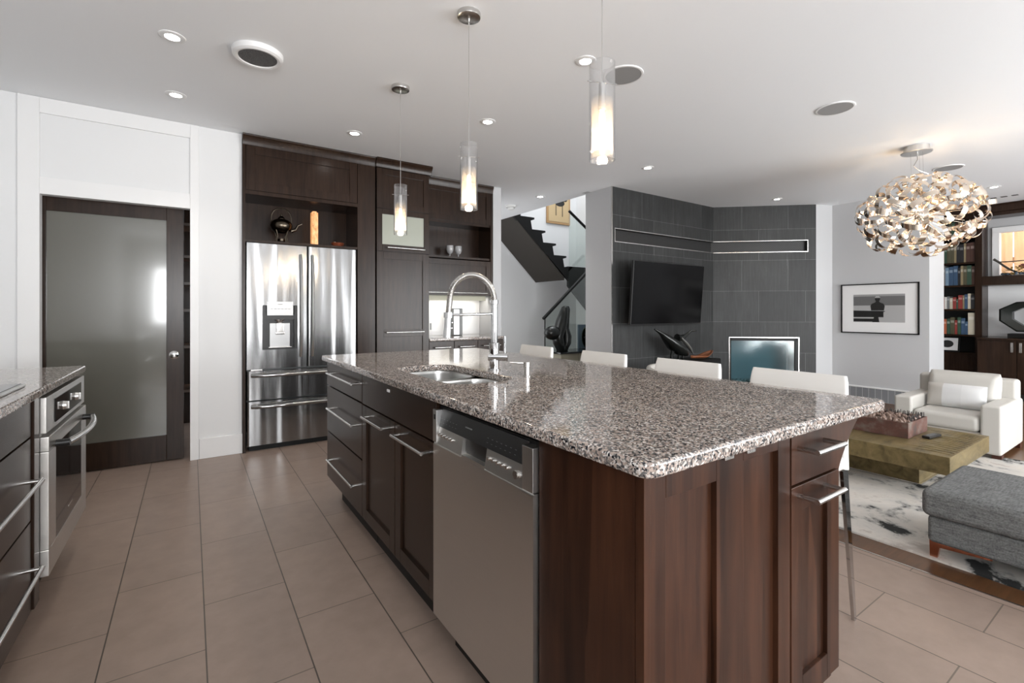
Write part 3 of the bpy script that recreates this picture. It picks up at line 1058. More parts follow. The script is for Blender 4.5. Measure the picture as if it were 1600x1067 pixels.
# ================================================================== FRIDGE WALL
FY = 4.60
FR = thing('refrigerator', 'stainless french-door fridge with ice dispenser in the dark cabinet wall', 'refrigerator', (0.86, 4.9, 0))
f0, f1, fs = 0.394, 1.320, 0.874
fd = 4.60           # door front plane
mb = MB(); mb.box(f0 + .004, f1 - .004, 4.675, 5.2, 0.03, 1.775); part(mb, 'body', M['grey_plastic'], FR)
mb = MB(); mb.box(f0 + .02, f1 - .02, 4.64, 4.9, 0.0, 0.05); part(mb, 'plinth', M['black_metal'], FR)
def fdoor(name, x0, x1, z0, z1, hole=None):
    mb = MB()
    if hole is None:
        n = 14
        def prof(t):
            x = x0 + (x1 - x0) * t
            e = min(t, 1 - t) * (x1 - x0)
            y = fd + (0.018 * (1 - math.sqrt(max(0, 1 - (1 - min(e / .018, 1)) ** 2))))
            return x, y
        ts = [0, .004, .01, .02, .04] + [0.08 + .84 * k / n for k in range(n + 1)] + [.96, .98, .99, .996, 1]
        ring = [prof(t) for t in ts] + [(x1, 4.67), (x0, 4.67)]
        mb.prism(ring, 'z', z0, z1)
    else:
        a, b_, c_, d_ = hole
        mb.box(x0, a, fd, 4.67, z0, z1); mb.box(b_, x1, fd, 4.67, z0, z1)
        mb.box(a, b_, fd, 4.67, z0, c_); mb.box(a, b_, fd, 4.67, d_, z1); mb.box(a, b_, 4.655, 4.67, c_, d_)
    return part(mb, name, M['stainless'], FR, None, 30)
dl = fdoor('left_door', f0, fs - .004, 0.705, 1.79, (0.514, 0.790, 0.872, 1.255))
drr = fdoor('right_door', fs + .004, f1, 0.705, 1.79)
dm = fdoor('freezer_drawer', f0, f1, 0.440, 0.690)
db = fdoor('freezer_drawer', f0, f1, 0.050, 0.428)
# dispenser
mb = MB(); mb.box(0.512, 0.538, fd - .002, 4.654, 0.870, 1.257); mb.box(0.766, 0.792, fd - .002, 4.654, 0.870, 1.257); mb.box(0.538, 0.766, 4.64, 4.654, 0.88, 1.255); mb.box(0.538, 0.766, fd - .002, 4.654, 0.870, 0.882); mb.box(0.538, 0.766, fd + .004, 4.654, 1.13, 1.175)
ds = part(mb, 'dispenser_recess', M['black_plastic'], dl)
mb = MB(); mb.box(0.546, 0.756, fd - .012, fd + .02, 1.165, 1.292, .004); part(mb, 'dispenser_panel', M['brushed_dark'], dl)
mb = MB(); mb.box(0.572, 0.735, 4.628, 4.641, 0.884, 1.10, .004); part(mb, 'dispenser_back', M['brushed_dark'], dl)
mb = MB(); mb.lathe([(0.035, 0), (0.034, -.02), (0.02, -.035), (0.012, -.06)], (0.652, 4.625, 1.15), 20, False, 1.2, .5); mb.box(0.625, 0.682, 4.61, 4.622, 1.02, 1.10, .004); mb.box(0.615, 0.69, 4.605, 4.63, 1.0, 1.022, .004)
part(mb, 'dispenser_lever', M['nickel'], dl)
mb = MB(); mb.box(0.560, 0.744, fd - .0005, 4.645, 0.883, 0.892, .002); part(mb, 'drip_tray', M['nickel'], dl)
mb = MB()
for k in range(6):
    mb.box(0.575 + k * .028, 0.592 + k * .028, fd - .0128, fd - .0118, 1.222, 1.226)
mb.box(0.632, 0.668, fd - .0128, fd - .0118, 1.262, 1.267)
part(mb, 'panel_markings', M['grey_plastic'], dl)['kind'] = 'stuff'
def vhandle(x, par, s):
    mb = MB()
    pts = []
    for k in range(17):
        t = k / 16
        b_ = 1 - (2 * t - 1) ** 4
        pts.append((x, fd - .008 - .045 * b_, 0.80 + (1.71 - 0.80) * t))
    mb.tube(pts, 0.017, 12, True, False, 0.75)
    part(mb, 'handle', M['brushed'], par)
vhandle(0.818, dl, -1)
vhandle(0.915, drr, 1)
for par, z in ((dm, 0.652), (db, 0.385)):
    mb = MB()
    pts = []
    for k in range(17):
        t = k / 16
        b_ = 1 - (2 * t - 1) ** 6
        pts.append((0.43 + .85 * t, fd - .006 - .04 * b_, z))
    mb.tube(pts, 0.017, 12, True, False, 1.0)
    part(mb, 'handle', M['stainless'], par)
mb = MB(); mb.box(f0 + .03, f0 + .12, fd + .005, fd + .05, 0.690, 0.703, .002); part(mb, 'hinge_cover', M['nickel'], FR)
mb = MB()
for x in (f0 + .04, f0 + .09):
    mb.cyl((x, 4.66, 0.0), (x, 4.66, 0.03), 0.014, 0.014, 14)
part(mb, 'foot', M['nickel'], FR)

# fridge surround cabinet
FCB = thing('fridge_surround_cabinet', 'dark cabinet over the fridge with a wide panel door and open display shelf', 'cabinet', (0.92, 4.9, 1.8))
mb = MB()
mb.box(0.362, 0.384, FY, 5.2, 0.0, 2.67)
mb.box(1.326, 1.498, FY, 5.2, 0.0, 2.67, .002)
part(mb, 'side_panel', E_, FCB)
mb = MB()
mb.box(0.384, 1.326, FY + .005, 5.2, 1.797, 1.818)
mb.box(0.384, 1.326, FY, 5.2, 2.205, 2.235)
mb.box(0.384, 1.326, 5.0, 5.02, 1.818, 2.205)
mb.box(0.384, 1.326, FY + .02, 5.2, 2.235, 2.67)
part(mb, 'shelf_box', E_, FCB)
shaker(FCB, 'door', '-y', FY + .02, 0.388, 1.322, 2.24, 2.62, E_, 0.07)
mb = MB(); mb.prism([(FY + .02, 2.62), (FY - .004, 2.62), (FY - .01, 2.66), (FY - .03, 2.69), (FY - .03, 2.708), (FY + .02, 2.708)], 'x', 0.362, 1.4985)
part(mb, 'crown', E_, FCB)
# tall pantry cabinet
TP = thing('tall_cabinet', 'tall dark cabinet with a small frosted glass door, right of the fridge', 'cabinet', (1.78, 4.9, 0))
carcass(TP, 1.502, 2.062, FY + .002, 5.2, 0.10, 2.62, E_)
mb = MB(); mb.box(1.51, 2.05, FY + .06, 5.1, 0, 0.10); part(mb, 'toe_kick', M['kick'], TP)
shaker(TP, 'upper_door', '-y', FY, 1.506, 2.058, 2.222, 2.615, E_, 0.06)
gd = MB()
for a, b_, c_, d_ in ((1.506, 1.562, 1.80, 2.215), (2.002, 2.058, 1.80, 2.215), (1.562, 2.002, 1.80, 1.868), (1.562, 2.002, 2.165, 2.215)):
    fb(gd, '-y', FY, a, b_, c_, d_, 0, .02, .002)
g = part(gd, 'glass_door', E_, TP)
m = M['frost2'] = mat('satin_glass', srgb(168, 172, 160), 0.12)
mb = MB(); fb(mb, '-y', FY, 1.558, 2.006, 1.862, 2.17, .004, .010); part(mb, 'pane', M['frost2'], g)
bar(g, '-y', FY - .02, 1.61, 1.995, 1.835, 0.03, 0.006)
d = shaker(TP, 'tall_door', '-y', FY, 1.506, 2.058, 0.105, 1.793, E_, 0.07, mid=0.985)
bar(d, '-y', FY - .02, 1.60, 1.985, 0.995, 0.03, 0.0065)
mb = MB(); mb.prism([(FY + .02, 2.62), (FY - .024, 2.62), (FY - .03, 2.66), (FY - .055, 2.69), (FY - .055, 2.708), (FY + .02, 2.708)], 'x', 1.4995, 2.085)
part(mb, 'crown', E_, TP)
# right unit: upper cabinet
UY = 4.90
UC = thing('upper_cabinet', 'dark wall cabinet with an open shelf of goblets, right of the tall cabinet', 'cabinet', (2.55, 5.0, 1.4))
mb = MB()
mb.box(2.064, 2.084, UY, 5.21, 1.39, 2.66); mb.box(2.996, 3.024, UY - .02, 5.21, 1.39, 2.66)
mb.box(2.084, 2.996, 5.17, 5.21, 1.39, 2.66); mb.box(2.084, 2.996, UY, 5.17, 1.815, 1.838); mb.box(2.084, 2.996, UY, 5.17, 2.215, 2.24)
mb.box(2.084, 2.996, UY, 5.17, 1.39, 1.41); mb.box(2.084, 2.996, UY, 5.17, 2.24, 2.66)
part(mb, 'carcass', E_, UC)
shaker(UC, 'door', '-y', UY, 2.086, 2.994, 2.24, 2.63, E_, 0.06)
d = shaker(UC, 'flap_door', '-y', UY, 2.086, 2.994, 1.395, 1.80, E_, 0.06)
bar(d, '-y', UY - .02, 2.18, 2.93, 1.418, 0.028, 0.0055)
mb = MB(); mb.prism([(UY + .02, 2.62), (UY - .024, 2.62), (UY - .03, 2.66), (UY - .045, 2.69), (UY - .045, 2.708), (UY + .02, 2.708)], 'x', 2.087, 3.026)
part(mb, 'crown', E_, UC)
mb = MB(); mb.box(2.087, 2.994, 5.00, 5.015, 1.335, 1.389); part(mb, 'valance', mat('pale_valance', srgb(186, 184, 164), 0.5), UC)
l = area('under_cabinet_light', (2.55, 5.05, 1.380), (0, 0, 0), 0.85, 0.03, 1.7, (1.0, 0.95, 0.86)); l.rotation_euler = (R(-10), 0, 0)
# base + counter + backsplash
BC = thing('base_cabinet', 'dark base cabinet with drawers under the lit backsplash', 'cabinet', (2.5, 4.9, 0))
mb = MB(); mb.box(2.066, 3.0, FY + .02, 5.19, 0.1, 0.885); part(mb, 'body', E_, BC)
for a, b_ in ((2.07, 2.36), (2.365, 2.655), (2.66, 2.998)):
    d = slab(BC, 'drawer_front', '-y', FY + .02, a, b_, 0.74, 0.882, E_)
    bar(d, '-y', FY, a + .06, b_ - .06, 0.82, 0.03, 0.006)
    slab(BC, 'door', '-y', FY + .02, a, b_, 0.105, 0.733, E_)
mb = MB(); mb.box(2.08, 2.99, FY + .08, 5.1, 0, 0.1); part(mb, 'toe_kick', M['kick'], BC)
slab_curve('side_countertop', rrect(2.064, 3.02, 4.58, 5.195, 0.006), [], 0.888, 0.92, 0.005, M['granite'], 'short granite worktop under the lit white backsplash', 'countertop')
mb = MB(); mb.box(2.066, 3.025, 5.197, 5.219, 0.921, 1.385)
solo(mb, 'backsplash', M['trim'], 'white lit backsplash above the short worktop at the far wall', 'backsplash', (2.5, 5.2, 1.1))
OT = thing('wall_outlet', 'grey outlet plate on the lit backsplash at its left end', 'outlet', (2.36, 5.19, 1.03))
mb = MB(); mb.box(2.285, 2.375, 5.188, 5.1965, 0.965, 1.085, .002); part(mb, 'cover_plate', M['white_plastic'], OT)
for x in (2.305, 2.34):
    mb = MB(); mb.box(x, x + .022, 5.1865, 5.189, 0.985, 1.065, .001); part(mb, 'socket', M['grey_plastic'], OT)
SPK = thing('speaker', 'small silver rectangular speaker standing on the short worktop', 'speaker', (2.6, 5.05, 0.92))
mb = MB(); mb.box(2.55, 2.68, 5.0, 5.1, 0.9205, 1.24, .008); part(mb, 'housing', M['grey_plastic'], SPK)
mb = MB(); mb.box(2.558, 2.63, 4.992, 5.001, 0.93, 1.23, .004); part(mb, 'front_grille', M['brushed'], SPK)

# ornaments on the shelf above the fridge
SHZ = 1.8185
TK = thing('teapot', 'tarnished silver kettle on a footed stand, on the shelf above the fridge', 'teapot', (0.69, 4.8, SHZ))
tx, ty = 0.69, 4.80
mb = MB(); mb.lathe([(0, .10), (.05, .105), (.085, .135), (.095, .17), (.085, .2), (.06, .222), (.03, .232), (.03, .238), (.022, .25), (.01, .262), (.012, .27), (0, .278)], (tx, ty, SHZ), 28)
part(mb, 'pot', M['pewter'], TK)
mb = MB(); mb.tube([(tx + .08, ty, SHZ + .13), (tx + .12, ty, SHZ + .145), (tx + .14, ty, SHZ + .185), (tx + .175, ty, SHZ + .205)], [.02, .014, .009, .008], 10)
part(mb, 'spout', M['pewter'], TK)
mb = MB(); mb.tube([(tx + .085 * math.cos(a), ty, SHZ + .2 + .13 * math.sin(a) ** .6 if math.sin(a) > 0 else SHZ + .2) for a in [PI * k / 16 for k in range(17)]], .006, 8)
part(mb, 'bail_handle', M['pewter'], TK)
mb = MB()
for k in range(4):
    a = PI / 4 + PI / 2 * k
    mb.tube([(tx + .075 * math.cos(a), ty + .075 * math.sin(a), SHZ + .14), (tx + .05 * math.cos(a), ty + .05 * math.sin(a), SHZ + .07), (tx + .07 * math.cos(a), ty + .07 * math.sin(a), SHZ + .012)], .006, 8)
mb.lathe([(0, .0), (.085, .0), (.09, .008), (.05, .02), (.03, .03), (.03, .05), (0, .052)], (tx, ty, SHZ), 24)
part(mb, 'stand', M['pewter'], TK)
m = M['bark'] = mat('pale_bark', srgb(214, 158, 104), 0.6)
n = noise(m, coords(m, (18, 18, 7)), 2.2, 5, 0.7)
ln(m, ramp(m, n.outputs['Fac'], [(0.32, srgb(40, 22, 12)), (0.42, srgb(196, 132, 84)), (0.7, srgb(236, 190, 142))]), bsdf(m).inputs['Base Color'])
ln(m, ramp(m, n.outputs['Fac'], [(0.32, (0.02, 0.008, 0.003, 1)), (0.42, (0.75, 0.30, 0.1, 1)), (0.7, (1, 0.5, 0.22, 1))]), bsdf(m).inputs['Emission Color'])
bsdf(m).inputs['Emission Strength'].default_value = 0.55
mb = MB(); mb.box(0.945, 1.005, 4.77, 4.83, SHZ, SHZ + .325, .006)
mb.box(0.957, 0.993, 4.782, 4.818, SHZ + .325, SHZ + .335, .002)
solo(mb, 'column_lamp', M['bark'], 'glowing amber square column lamp on the shelf above the fridge', 'lamp', (0.975, 4.8, SHZ))
mb = MB(); mb.lathe([(0, .0), (.03, .0), (.032, .006), (.058, .04), (.062, .052), (.056, .05), (.03, .012), (0, .01)], (1.19, 4.8, SHZ), 26)
bo = solo(mb, 'bowl', mat('copper_wood', srgb(120, 62, 40), 0.35), 'small reddish wooden bowl on the shelf above the fridge', 'bowl', (1.19, 4.8, SHZ))
mb = MB(); mb.sphere((1.165, 4.795, SHZ + .052), .02, 12); part(mb, 'pebble', M['nickel'], bo)
# goblets
gl = None
for x, lab in ((2.51, 'left glass goblet of the pair on the open cabinet shelf'), (2.62, 'right glass goblet of the pair on the open cabinet shelf')):
    loc = (x, 5.0, 1.8385)
    if gl is None:
        gl = thing('goblet', lab, 'goblet', loc, 'glass goblets on the cabinet shelf')
        mb = MB(); mb.lathe([(.008, .035), (.03, .05), (.042, .085), (.040, .135), (.037, .135), (.039, .085), (.028, .055), (0, .045)], loc, 22)
        part(mb, 'cup', M['cutglass'] if 'cutglass' in M else M.setdefault('cutglass', mat('cut_glass', (0.75, 0.75, 0.76, 1), 0.08, 0.0, Transmission_Weight=0.6)), gl)
        mb = MB(); mb.lathe([(0, 0), (.03, 0), (.03, .003), (.006, .009), (.006, .035), (.009, .04)], loc, 22)
        part(mb, 'stem', M['cutglass'], gl)
    else:
        dup(gl, loc, lab)

# pantry shelves seen through the door gap
PS = thing('pantry_shelf', 'wooden pantry shelving glimpsed through the gap beside the sliding door', 'shelf', (-0.1, 5.6, 0))
for z in (0.45, 0.86, 1.2, 1.45, 1.7, 2.0):
    mb = MB(); mb.box(-0.35, 0.235, 5.35, 5.75, z, z + .025); part(mb, 'shelf', M['floor_wood'], PS)
mb = MB(); mb.box(-0.37, -0.35, 5.35, 5.75, 0, 2.1); part(mb, 'side', M['floor_wood'], PS)
for k, (z, h, c_) in enumerate(((1.4755, .12, (170, 160, 120)), (1.2255, .15, (40, 50, 45)), (1.7255, .14, (70, 60, 40)), (0.4755, .2, (30, 40, 34)))):
    mb = MB(); mb.box(0.02, 0.14, 5.4, 5.55, z, z + h, .006)
    solo(mb, 'box', mat('carton_%d' % k, srgb(*c_), 0.6), ['pale carton on a middle pantry shelf behind the sliding door', 'dark green carton on the lower-middle pantry shelf behind the door gap', 'brown carton on the upper pantry shelf behind the door gap', 'dark crate on the lowest pantry shelf behind the door gap'][k], 'box', (0.08, 5.47, z), 'cartons on the pantry shelves')

# ================================================================== STOOLS
def make_stool(yc):
    rt = thing('bar_stool', '', 'stool', (1.86, yc, 0), 'white bar stools along the island')
    W2 = 0.19
    prof = [(1.66, 0.645), (1.75, 0.640), (1.86, 0.637), (1.94, 0.637), (2.0, 0.637), (2.022, 0.612), (2.026, 0.70), (2.040, 0.83), (2.064, 0.957)]
    th = [0.04, .05, .052, .052, .052, .05, .045, .036, .026]
    # smooth the profile
    def cr(p0, p1, p2, p3, t):
        return tuple(0.5 * ((2 * p1[i]) + (-p0[i] + p2[i]) * t + (2 * p0[i] - 5 * p1[i] + 4 * p2[i] - p3[i]) * t * t + (-p0[i] + 3 * p1[i] - 3 * p2[i] + p3[i]) * t ** 3) for i in range(len(p0)))
    pp = [(a[0], a[1], b) for a, b in zip(prof, th)]
    sm = []
    for i in range(len(pp) - 1):
        for k in range(4):
            sm.append(cr(pp[max(i - 1, 0)], pp[i], pp[i + 1], pp[min(i + 2, len(pp) - 1)], k / 4))
    sm.append(pp[-1])
    def shell(sub, nm, mt):
        rings = []
        for i, (x, z, t) in enumerate(sub):
            j0, j1 = max(i - 1, 0), min(i + 1, len(sub) - 1)
            d = Vector((sub[j1][0] - sub[j0][0], 0, sub[j1][1] - sub[j0][1])).normalized()
            nrm = Vector((-d.z, 0, d.x))
            f = i / (len(sub) - 1)
            w_ = W2
            if nm == 'backrest':
                w_ = W2 - 0.012 * f ** 6
            ring = []
            for q in rrect(-w_, w_, -t / 2, t / 2, t * 0.42, 4):
                curve = -0.025 * (q[0] / W2) ** 2 * (f if nm == 'backrest' else 0)
                c = Vector((x, yc + q[0], z)) + nrm * q[1] + Vector((curve, 0, 0))
                ring.append(tuple(c))
            rings.append(ring)
        mb = MB(); mb.rings(rings)
        return part(mb, nm, mt, rt, None, 50)
    shell(pp[:5], 'seat', M['white_leather'])
    shell(sm[20:], 'backrest', M['white_leather'])
    mb = MB(); mb.box(1.70, 2.0, yc - .17, yc + .17, 0.590, 0.610, .006); part(mb, 'seat_frame', M['chrome'], rt)
    for sx_ in (0, 1):
        for s in (-1, 1):
            x0_, x1_ = ((1.70, 1.60), (2.015, 2.14))[sx_]
            mb = MB()
            a, b_ = Vector((x0_, yc + s * .178, 0.61)), Vector((x1_, yc + s * .165, 0.0))
            rg = []
            for k in range(7):
                c = a.lerp(b_, k / 6); hw = 0.021 - .012 * (k / 6)
                rg.append([(c.x - hw, c.y - .006, c.z), (c.x + hw, c.y - .006, c.z), (c.x + hw, c.y + .006, c.z), (c.x - hw, c.y + .006, c.z)])
            mb.rings(rg)
            part(mb, 'leg', M['chrome'], rt)
    mb = MB(); mb.box(1.63, 1.65, yc - .165, yc + .165, 0.24, 0.252, .003); part(mb, 'footrest', M['chrome'], rt)
    return rt
sy = (0.948, 1.462, 2.038, 2.70)
slab_ = ['white leather bar stool at the near corner of the island, beside the living room', 'white leather bar stool second from the near corner, in front of the fireplace wall',
         'white leather bar stool third from the near corner, in front of the tile wall end', 'white leather bar stool farthest along the island, in front of the staircase']
st = make_stool(sy[0]); st['label'] = slab_[0]
for y, lb in zip(sy[1:], slab_[1:]):
    dup(st, (1.86, y, 0), lb)

# ================================================================== CEILING FITTINGS
RL = None
spots = [(-0.084, 3.2), (-0.085, 4.044), (1.147, 4.067), (1.953, 3.227), (1.968, 2.115), (3.967, 3.319), (3.792, 4.939), (6.506, 3.271), (8.05, 1.48)]
sl = ['recessed ceiling light at the left, between the pantry door and the round grille', 'recessed ceiling light just above the pantry panel', 'recessed ceiling light in front of the fridge cabinets', 'recessed ceiling light between the far and middle pendants',
      'recessed ceiling light beside the nearest pendant glass', 'recessed ceiling light in front of the tile wall end', 'recessed ceiling light near the staircase opening', 'recessed ceiling light above the fireplace', 'recessed ceiling light in front of the bookcase']
sn = bpy.data.lights.new('downlight_beam', 'SPOT')
sn.energy = 9; sn.spot_size = R(95); sn.spot_blend = 0.6; sn.color = (1.0, 0.94, 0.85); sn.shadow_soft_size = 0.035
for (x, y), lb in zip(spots, sl):
    loc = (x, y, CEIL)
    if RL is None:
        RL = thing('recessed_light', lb, 'ceiling light', loc, 'recessed ceiling lights')
        mb = MB(); mb.lathe([(.034, -.0005), (.036, -.006), (.052, -.007), (.062, -.003), (.063, -.0002)], loc, 28)
        part(mb, 'trim_ring', M['trim'], RL)
        mb = MB(); mb.lathe([(0, -.004), (.02, -.005), (.035, -.003), (.0355, -.0005)], loc, 24)
        part(mb, 'lamp', M['down'], RL)
    else:
        dup(RL, loc, lb)
    so = bpy.data.objects.new('downlight_beam', sn)
    COL.objects.link(so)
    so.location = (x, y, CEIL - .02)
# ceiling speakers / grilles
m = M['grille'] = mat('grey_mesh', srgb(150, 150, 150), 0.6)
m = M['dark_grille'] = mat('dark_mesh', srgb(84, 84, 84), 0.6)
n = noise(m, coords(m), 300, 1); ln(m, ramp(m, n.outputs['Fac'], [(0.4, srgb(64, 64, 64)), (0.6, srgb(104, 104, 104))]), bsdf(m).inputs['Base Color'])
EG = thing('ceiling_vent', 'round white ceiling vent with dark mesh above the pantry door side', 'vent', (0.325, 3.125, CEIL))
mb = MB(); mb.lathe([(.135, 0), (.132, -.028), (.118, -.036), (.105, -.034), (.100, -.026)], (0.325, 3.125, CEIL), 36); part(mb, 'ring', M['trim'], EG)
mb = MB(); mb.lathe([(0, -.029), (.101, -.029), (.101, -.024)], (0.325, 3.125, CEIL), 36); part(mb, 'mesh', M['dark_grille'], EG)
CS = None
for x, y, lb in ((2.284, 2.105, 'flat round grey ceiling speaker behind the nearest pendant'), (3.959, 1.568, 'flat round grey ceiling speaker between the nearest pendant and the chandelier'), (6.578, 1.55, 'flat round grey ceiling speaker right behind the chandelier canopy')):
    loc = (x, y, CEIL)
    if CS is None:
        CS = thing('ceiling_speaker', lb, 'speaker', loc, 'ceiling speakers')
        mb = MB(); mb.lathe([(.125, 0), (.123, -.006), (.112, -.007)], loc, 32); part(mb, 'ring', M['trim'], CS)
        mb = MB(); mb.lathe([(0, -.006), (.112, -.006), (.112, -.001)], loc, 32); part(mb, 'mesh', M['grille'], CS)
    else:
        dup(CS, loc, lb)
SMK = thing('smoke_detector', 'small white smoke detector on the hall ceiling', 'smoke detector', (3.772, 5.6, CEIL))
mb = MB(); mb.lathe([(.075, 0), (.075, -.022), (.06, -.03)], (3.772, 5.6, CEIL), 28); part(mb, 'base', M['white_plastic'], SMK)
mb = MB(); mb.lathe([(.05, -.03), (.045, -.055), (.03, -.062), (0, -.063)], (3.772, 5.6, CEIL), 24); part(mb, 'sensor', M['white_plastic'], SMK)
mb = MB()
for k in range(3):
    mb.box(8.80 + 0 * k, 8.86, 1.40 + .1 * k, 1.46 + .1 * k, CEIL - .004, CEIL - .0005)
solo(mb, 'air_slot', M['dark_grille'], 'small dark ceiling air slot in front of the bookcase', 'vent', (8.83, 1.5, CEIL))

# pendants
PD = None
for y, lb in ((3.058, 'glass tube pendant farthest from the camera, in front of the frosted cabinet door'), (2.112, 'glass tube pendant in the middle of the row, in front of the goblet shelf cabinet'), (1.172, 'largest, nearest glass tube pendant, its canopy out of view')):
    loc = (1.167, y, CEIL)
    if PD is None:
        x = 1.167
        PD = thing('pendant_lamp', lb, 'pendant lamp', loc, 'glass pendants over the island')
        mb = MB(); mb.lathe([(0, -.026), (.045, -.026), (.058, -.022), (.060, -.016), (.060, 0)], loc, 32); mb.cyl((x, y, CEIL - .026), (x, y, CEIL - .045), .006, .004, 12)
        part(mb, 'canopy', M['nickel'], PD)
        mb = MB(); mb.cyl((x, y, CEIL - .04), (x, y, 1.965), .0016, .0016, 8); part(mb, 'cable', M['nickel'], PD)
        mb = MB(); mb.lathe([(.0, .02), (.012, .02), (.012, -.03), (.0135, -.032), (.0135, -.072), (0, -.072)], (x, y, 1.96), 18); part(mb, 'socket', M['nickel'], PD)
        mb = MB(); mb.cyl((x - .05, y + .02, 1.985), (x + .05, y - .02, 1.985), .002, .002, 8); part(mb, 'cross_pin', M['chrome'], PD)
        mb = MB()
        ro, ri = .044, .0415
        mb.lathe([(ri, 1.718), (ro, 1.718), (ro, 2.05), (ri, 2.05), (ri, 1.718)], (x, y, 0), 36)
        part(mb, 'glass_tube', M['glass'], PD)
        mb = MB(); mb.lathe([(.036, 1.745), (.036, 1.925)], (x, y, 0), 30); part(mb, 'inner_sleeve', M['amber_glass'], PD)
        mb = MB(); mb.lathe([(0, 1.765), (.007, 1.768), (.0095, 1.78), (.0095, 1.87), (.006, 1.888)], (x, y, 0), 14); part(mb, 'bulb', M['bulb'], PD)
    else:
        dup(PD, loc, lb)
    pl = bpy.data.lights.new('pendant_glow', 'POINT'); pl.energy = 3.0; pl.color = (1.0, 0.80, 0.58); pl.shadow_soft_size = 0.02
    po = bpy.data.objects.new('pendant_glow', pl); COL.objects.link(po); po.location = (1.167, y, 1.742)

# chandelier
CH = thing('chandelier', 'large round chandelier of curled chrome ribbons in the living room', 'chandelier', (5.515, 1.505, CEIL))
cx, cy, cz = 5.515, 1.503, 2.085
mb = MB(); mb.lathe([(0, -.062), (.11, -.062), (.115, -.058), (.115, -.052), (.095, -.05), (.095, 0)], (5.495, 1.516, CEIL), 36); part(mb, 'canopy', M['brushed'], CH)
mb = MB(); mb.tube([(5.50, 1.51, CEIL - .06), (5.50, 1.51, CEIL - .12), (5.47, 1.53, CEIL - .18), (5.53, 1.50, CEIL - .22), (5.60, 1.46, CEIL - .245), (5.56, 1.48, CEIL - .29), (5.51, 1.5, CEIL - .36)], .004, 8); part(mb, 'power_cord', M['nickel'], CH)
mb = MB()
for a in (0, 2.1, 4.2):
    mb.cyl((5.50 + .05 * math.cos(a), 1.51 + .05 * math.sin(a), CEIL - .06), (cx + .05 * math.cos(a), cy + .05 * math.sin(a), cz + .1), .0012, .0012, 6)
part(mb, 'suspension_wire', M['nickel'], CH)
mb = MB(); mb.sphere((cx, cy, cz), .05, 16); hub = part(mb, 'hub', M['chrome'], CH)
rng = random.Random(3)
M['ribbon'] = mat('chrome_ribbon', (0.78, 0.68, 0.58, 1), 0.2, 1.0)
bulbs = []
for k in range(12):
    zf = 1 - 2 * (k + .5) / 12
    a = k * 2.39996
    rr = math.sqrt(1 - zf * zf)
    p = Vector((cx + .27 * rr * math.cos(a), cy + .27 * rr * math.sin(a), cz + .2 * zf))
    mb = MB(); mb.cyl((cx, cy, cz), tuple(p.lerp(Vector((cx, cy, cz)), .12)), .003, .003, 6); part(mb, 'arm', M['ribbon'], CH)
    mb = MB(); mb.sphere(tuple(p), .014, 12); part(mb, 'bulb', M['bulb'], CH)
    bulbs.append(p)
for k in range(40):
    zf = 1 - 2 * (k + .5) / 40
    a = k * 2.39996 + .7
    rr = math.sqrt(1 - zf * zf)
    mb = MB(); mb.cyl((cx, cy, cz), (cx + .40 * rr * math.cos(a), cy + .40 * rr * math.sin(a), cz + .30 * zf), .0028, .0028, 6); part(mb, 'arm', M['ribbon'], CH)
NR = 130
extra = MB()
for k in range(NR):
    zf = 1 - 2 * (k + .5) / NR
    a = k * 2.39996
    rr = math.sqrt(1 - zf * zf)
    dirv = Vector((rr * math.cos(a), rr * math.sin(a), zf))
    sc = 0.92 + .12 * rng.random()
    p = Vector((cx + .435 * dirv.x * sc, cy + .435 * dirv.y * sc, cz + .325 * dirv.z * sc))
    u = dirv.orthogonal().normalized()
    u.rotate(Matrix.Rotation(rng.random() * 6.28, 3, dirv))
    w = dirv.cross(u)
    rad_ = .048 + .030 * rng.random()
    wid = .017 + .012 * rng.random()
    ang = 2.8 + 2.2 * rng.random()
    tw = rng.uniform(-.5, .5)
    nn = 14
    target = extra if k % 4 == 1 else MB()
    vs_ = []
    for i in range(nn + 1):
        t = ang * i / nn
        c = p + u * (rad_ * math.cos(t)) + dirv * (rad_ * .75 * math.sin(t)) + w * (wid * 1.5 * (i / nn - .5))
        side = (w + u * tw * math.sin(t)).normalized() * wid * (0.55 + .45 * math.sin(PI * (i + 1) / (nn + 2)))
        vs_.append((c - side, c + side))
    vv_ = [(target.bm.verts.new(a_), target.bm.verts.new(b_)) for a_, b_ in vs_]
    for i in range(nn):
        target.bm.faces.new((vv_[i][0], vv_[i + 1][0], vv_[i + 1][1], vv_[i][1]))
    if target is not extra:
        part(target, 'ribbon', M['ribbon'], CH, None, 80)
x_ = part(extra, 'ribbon_cluster', M['ribbon'], CH, None, 80)
x_['kind'] = 'stuff'
cl = bpy.data.lights.new('chandelier_glow', 'POINT'); cl.energy = 3.5; cl.color = (1.0, 0.70, 0.42); cl.shadow_soft_size = 0.06
co = bpy.data.objects.new('chandelier_glow', cl); COL.objects.link(co); co.location = (cx, cy, cz + .08)

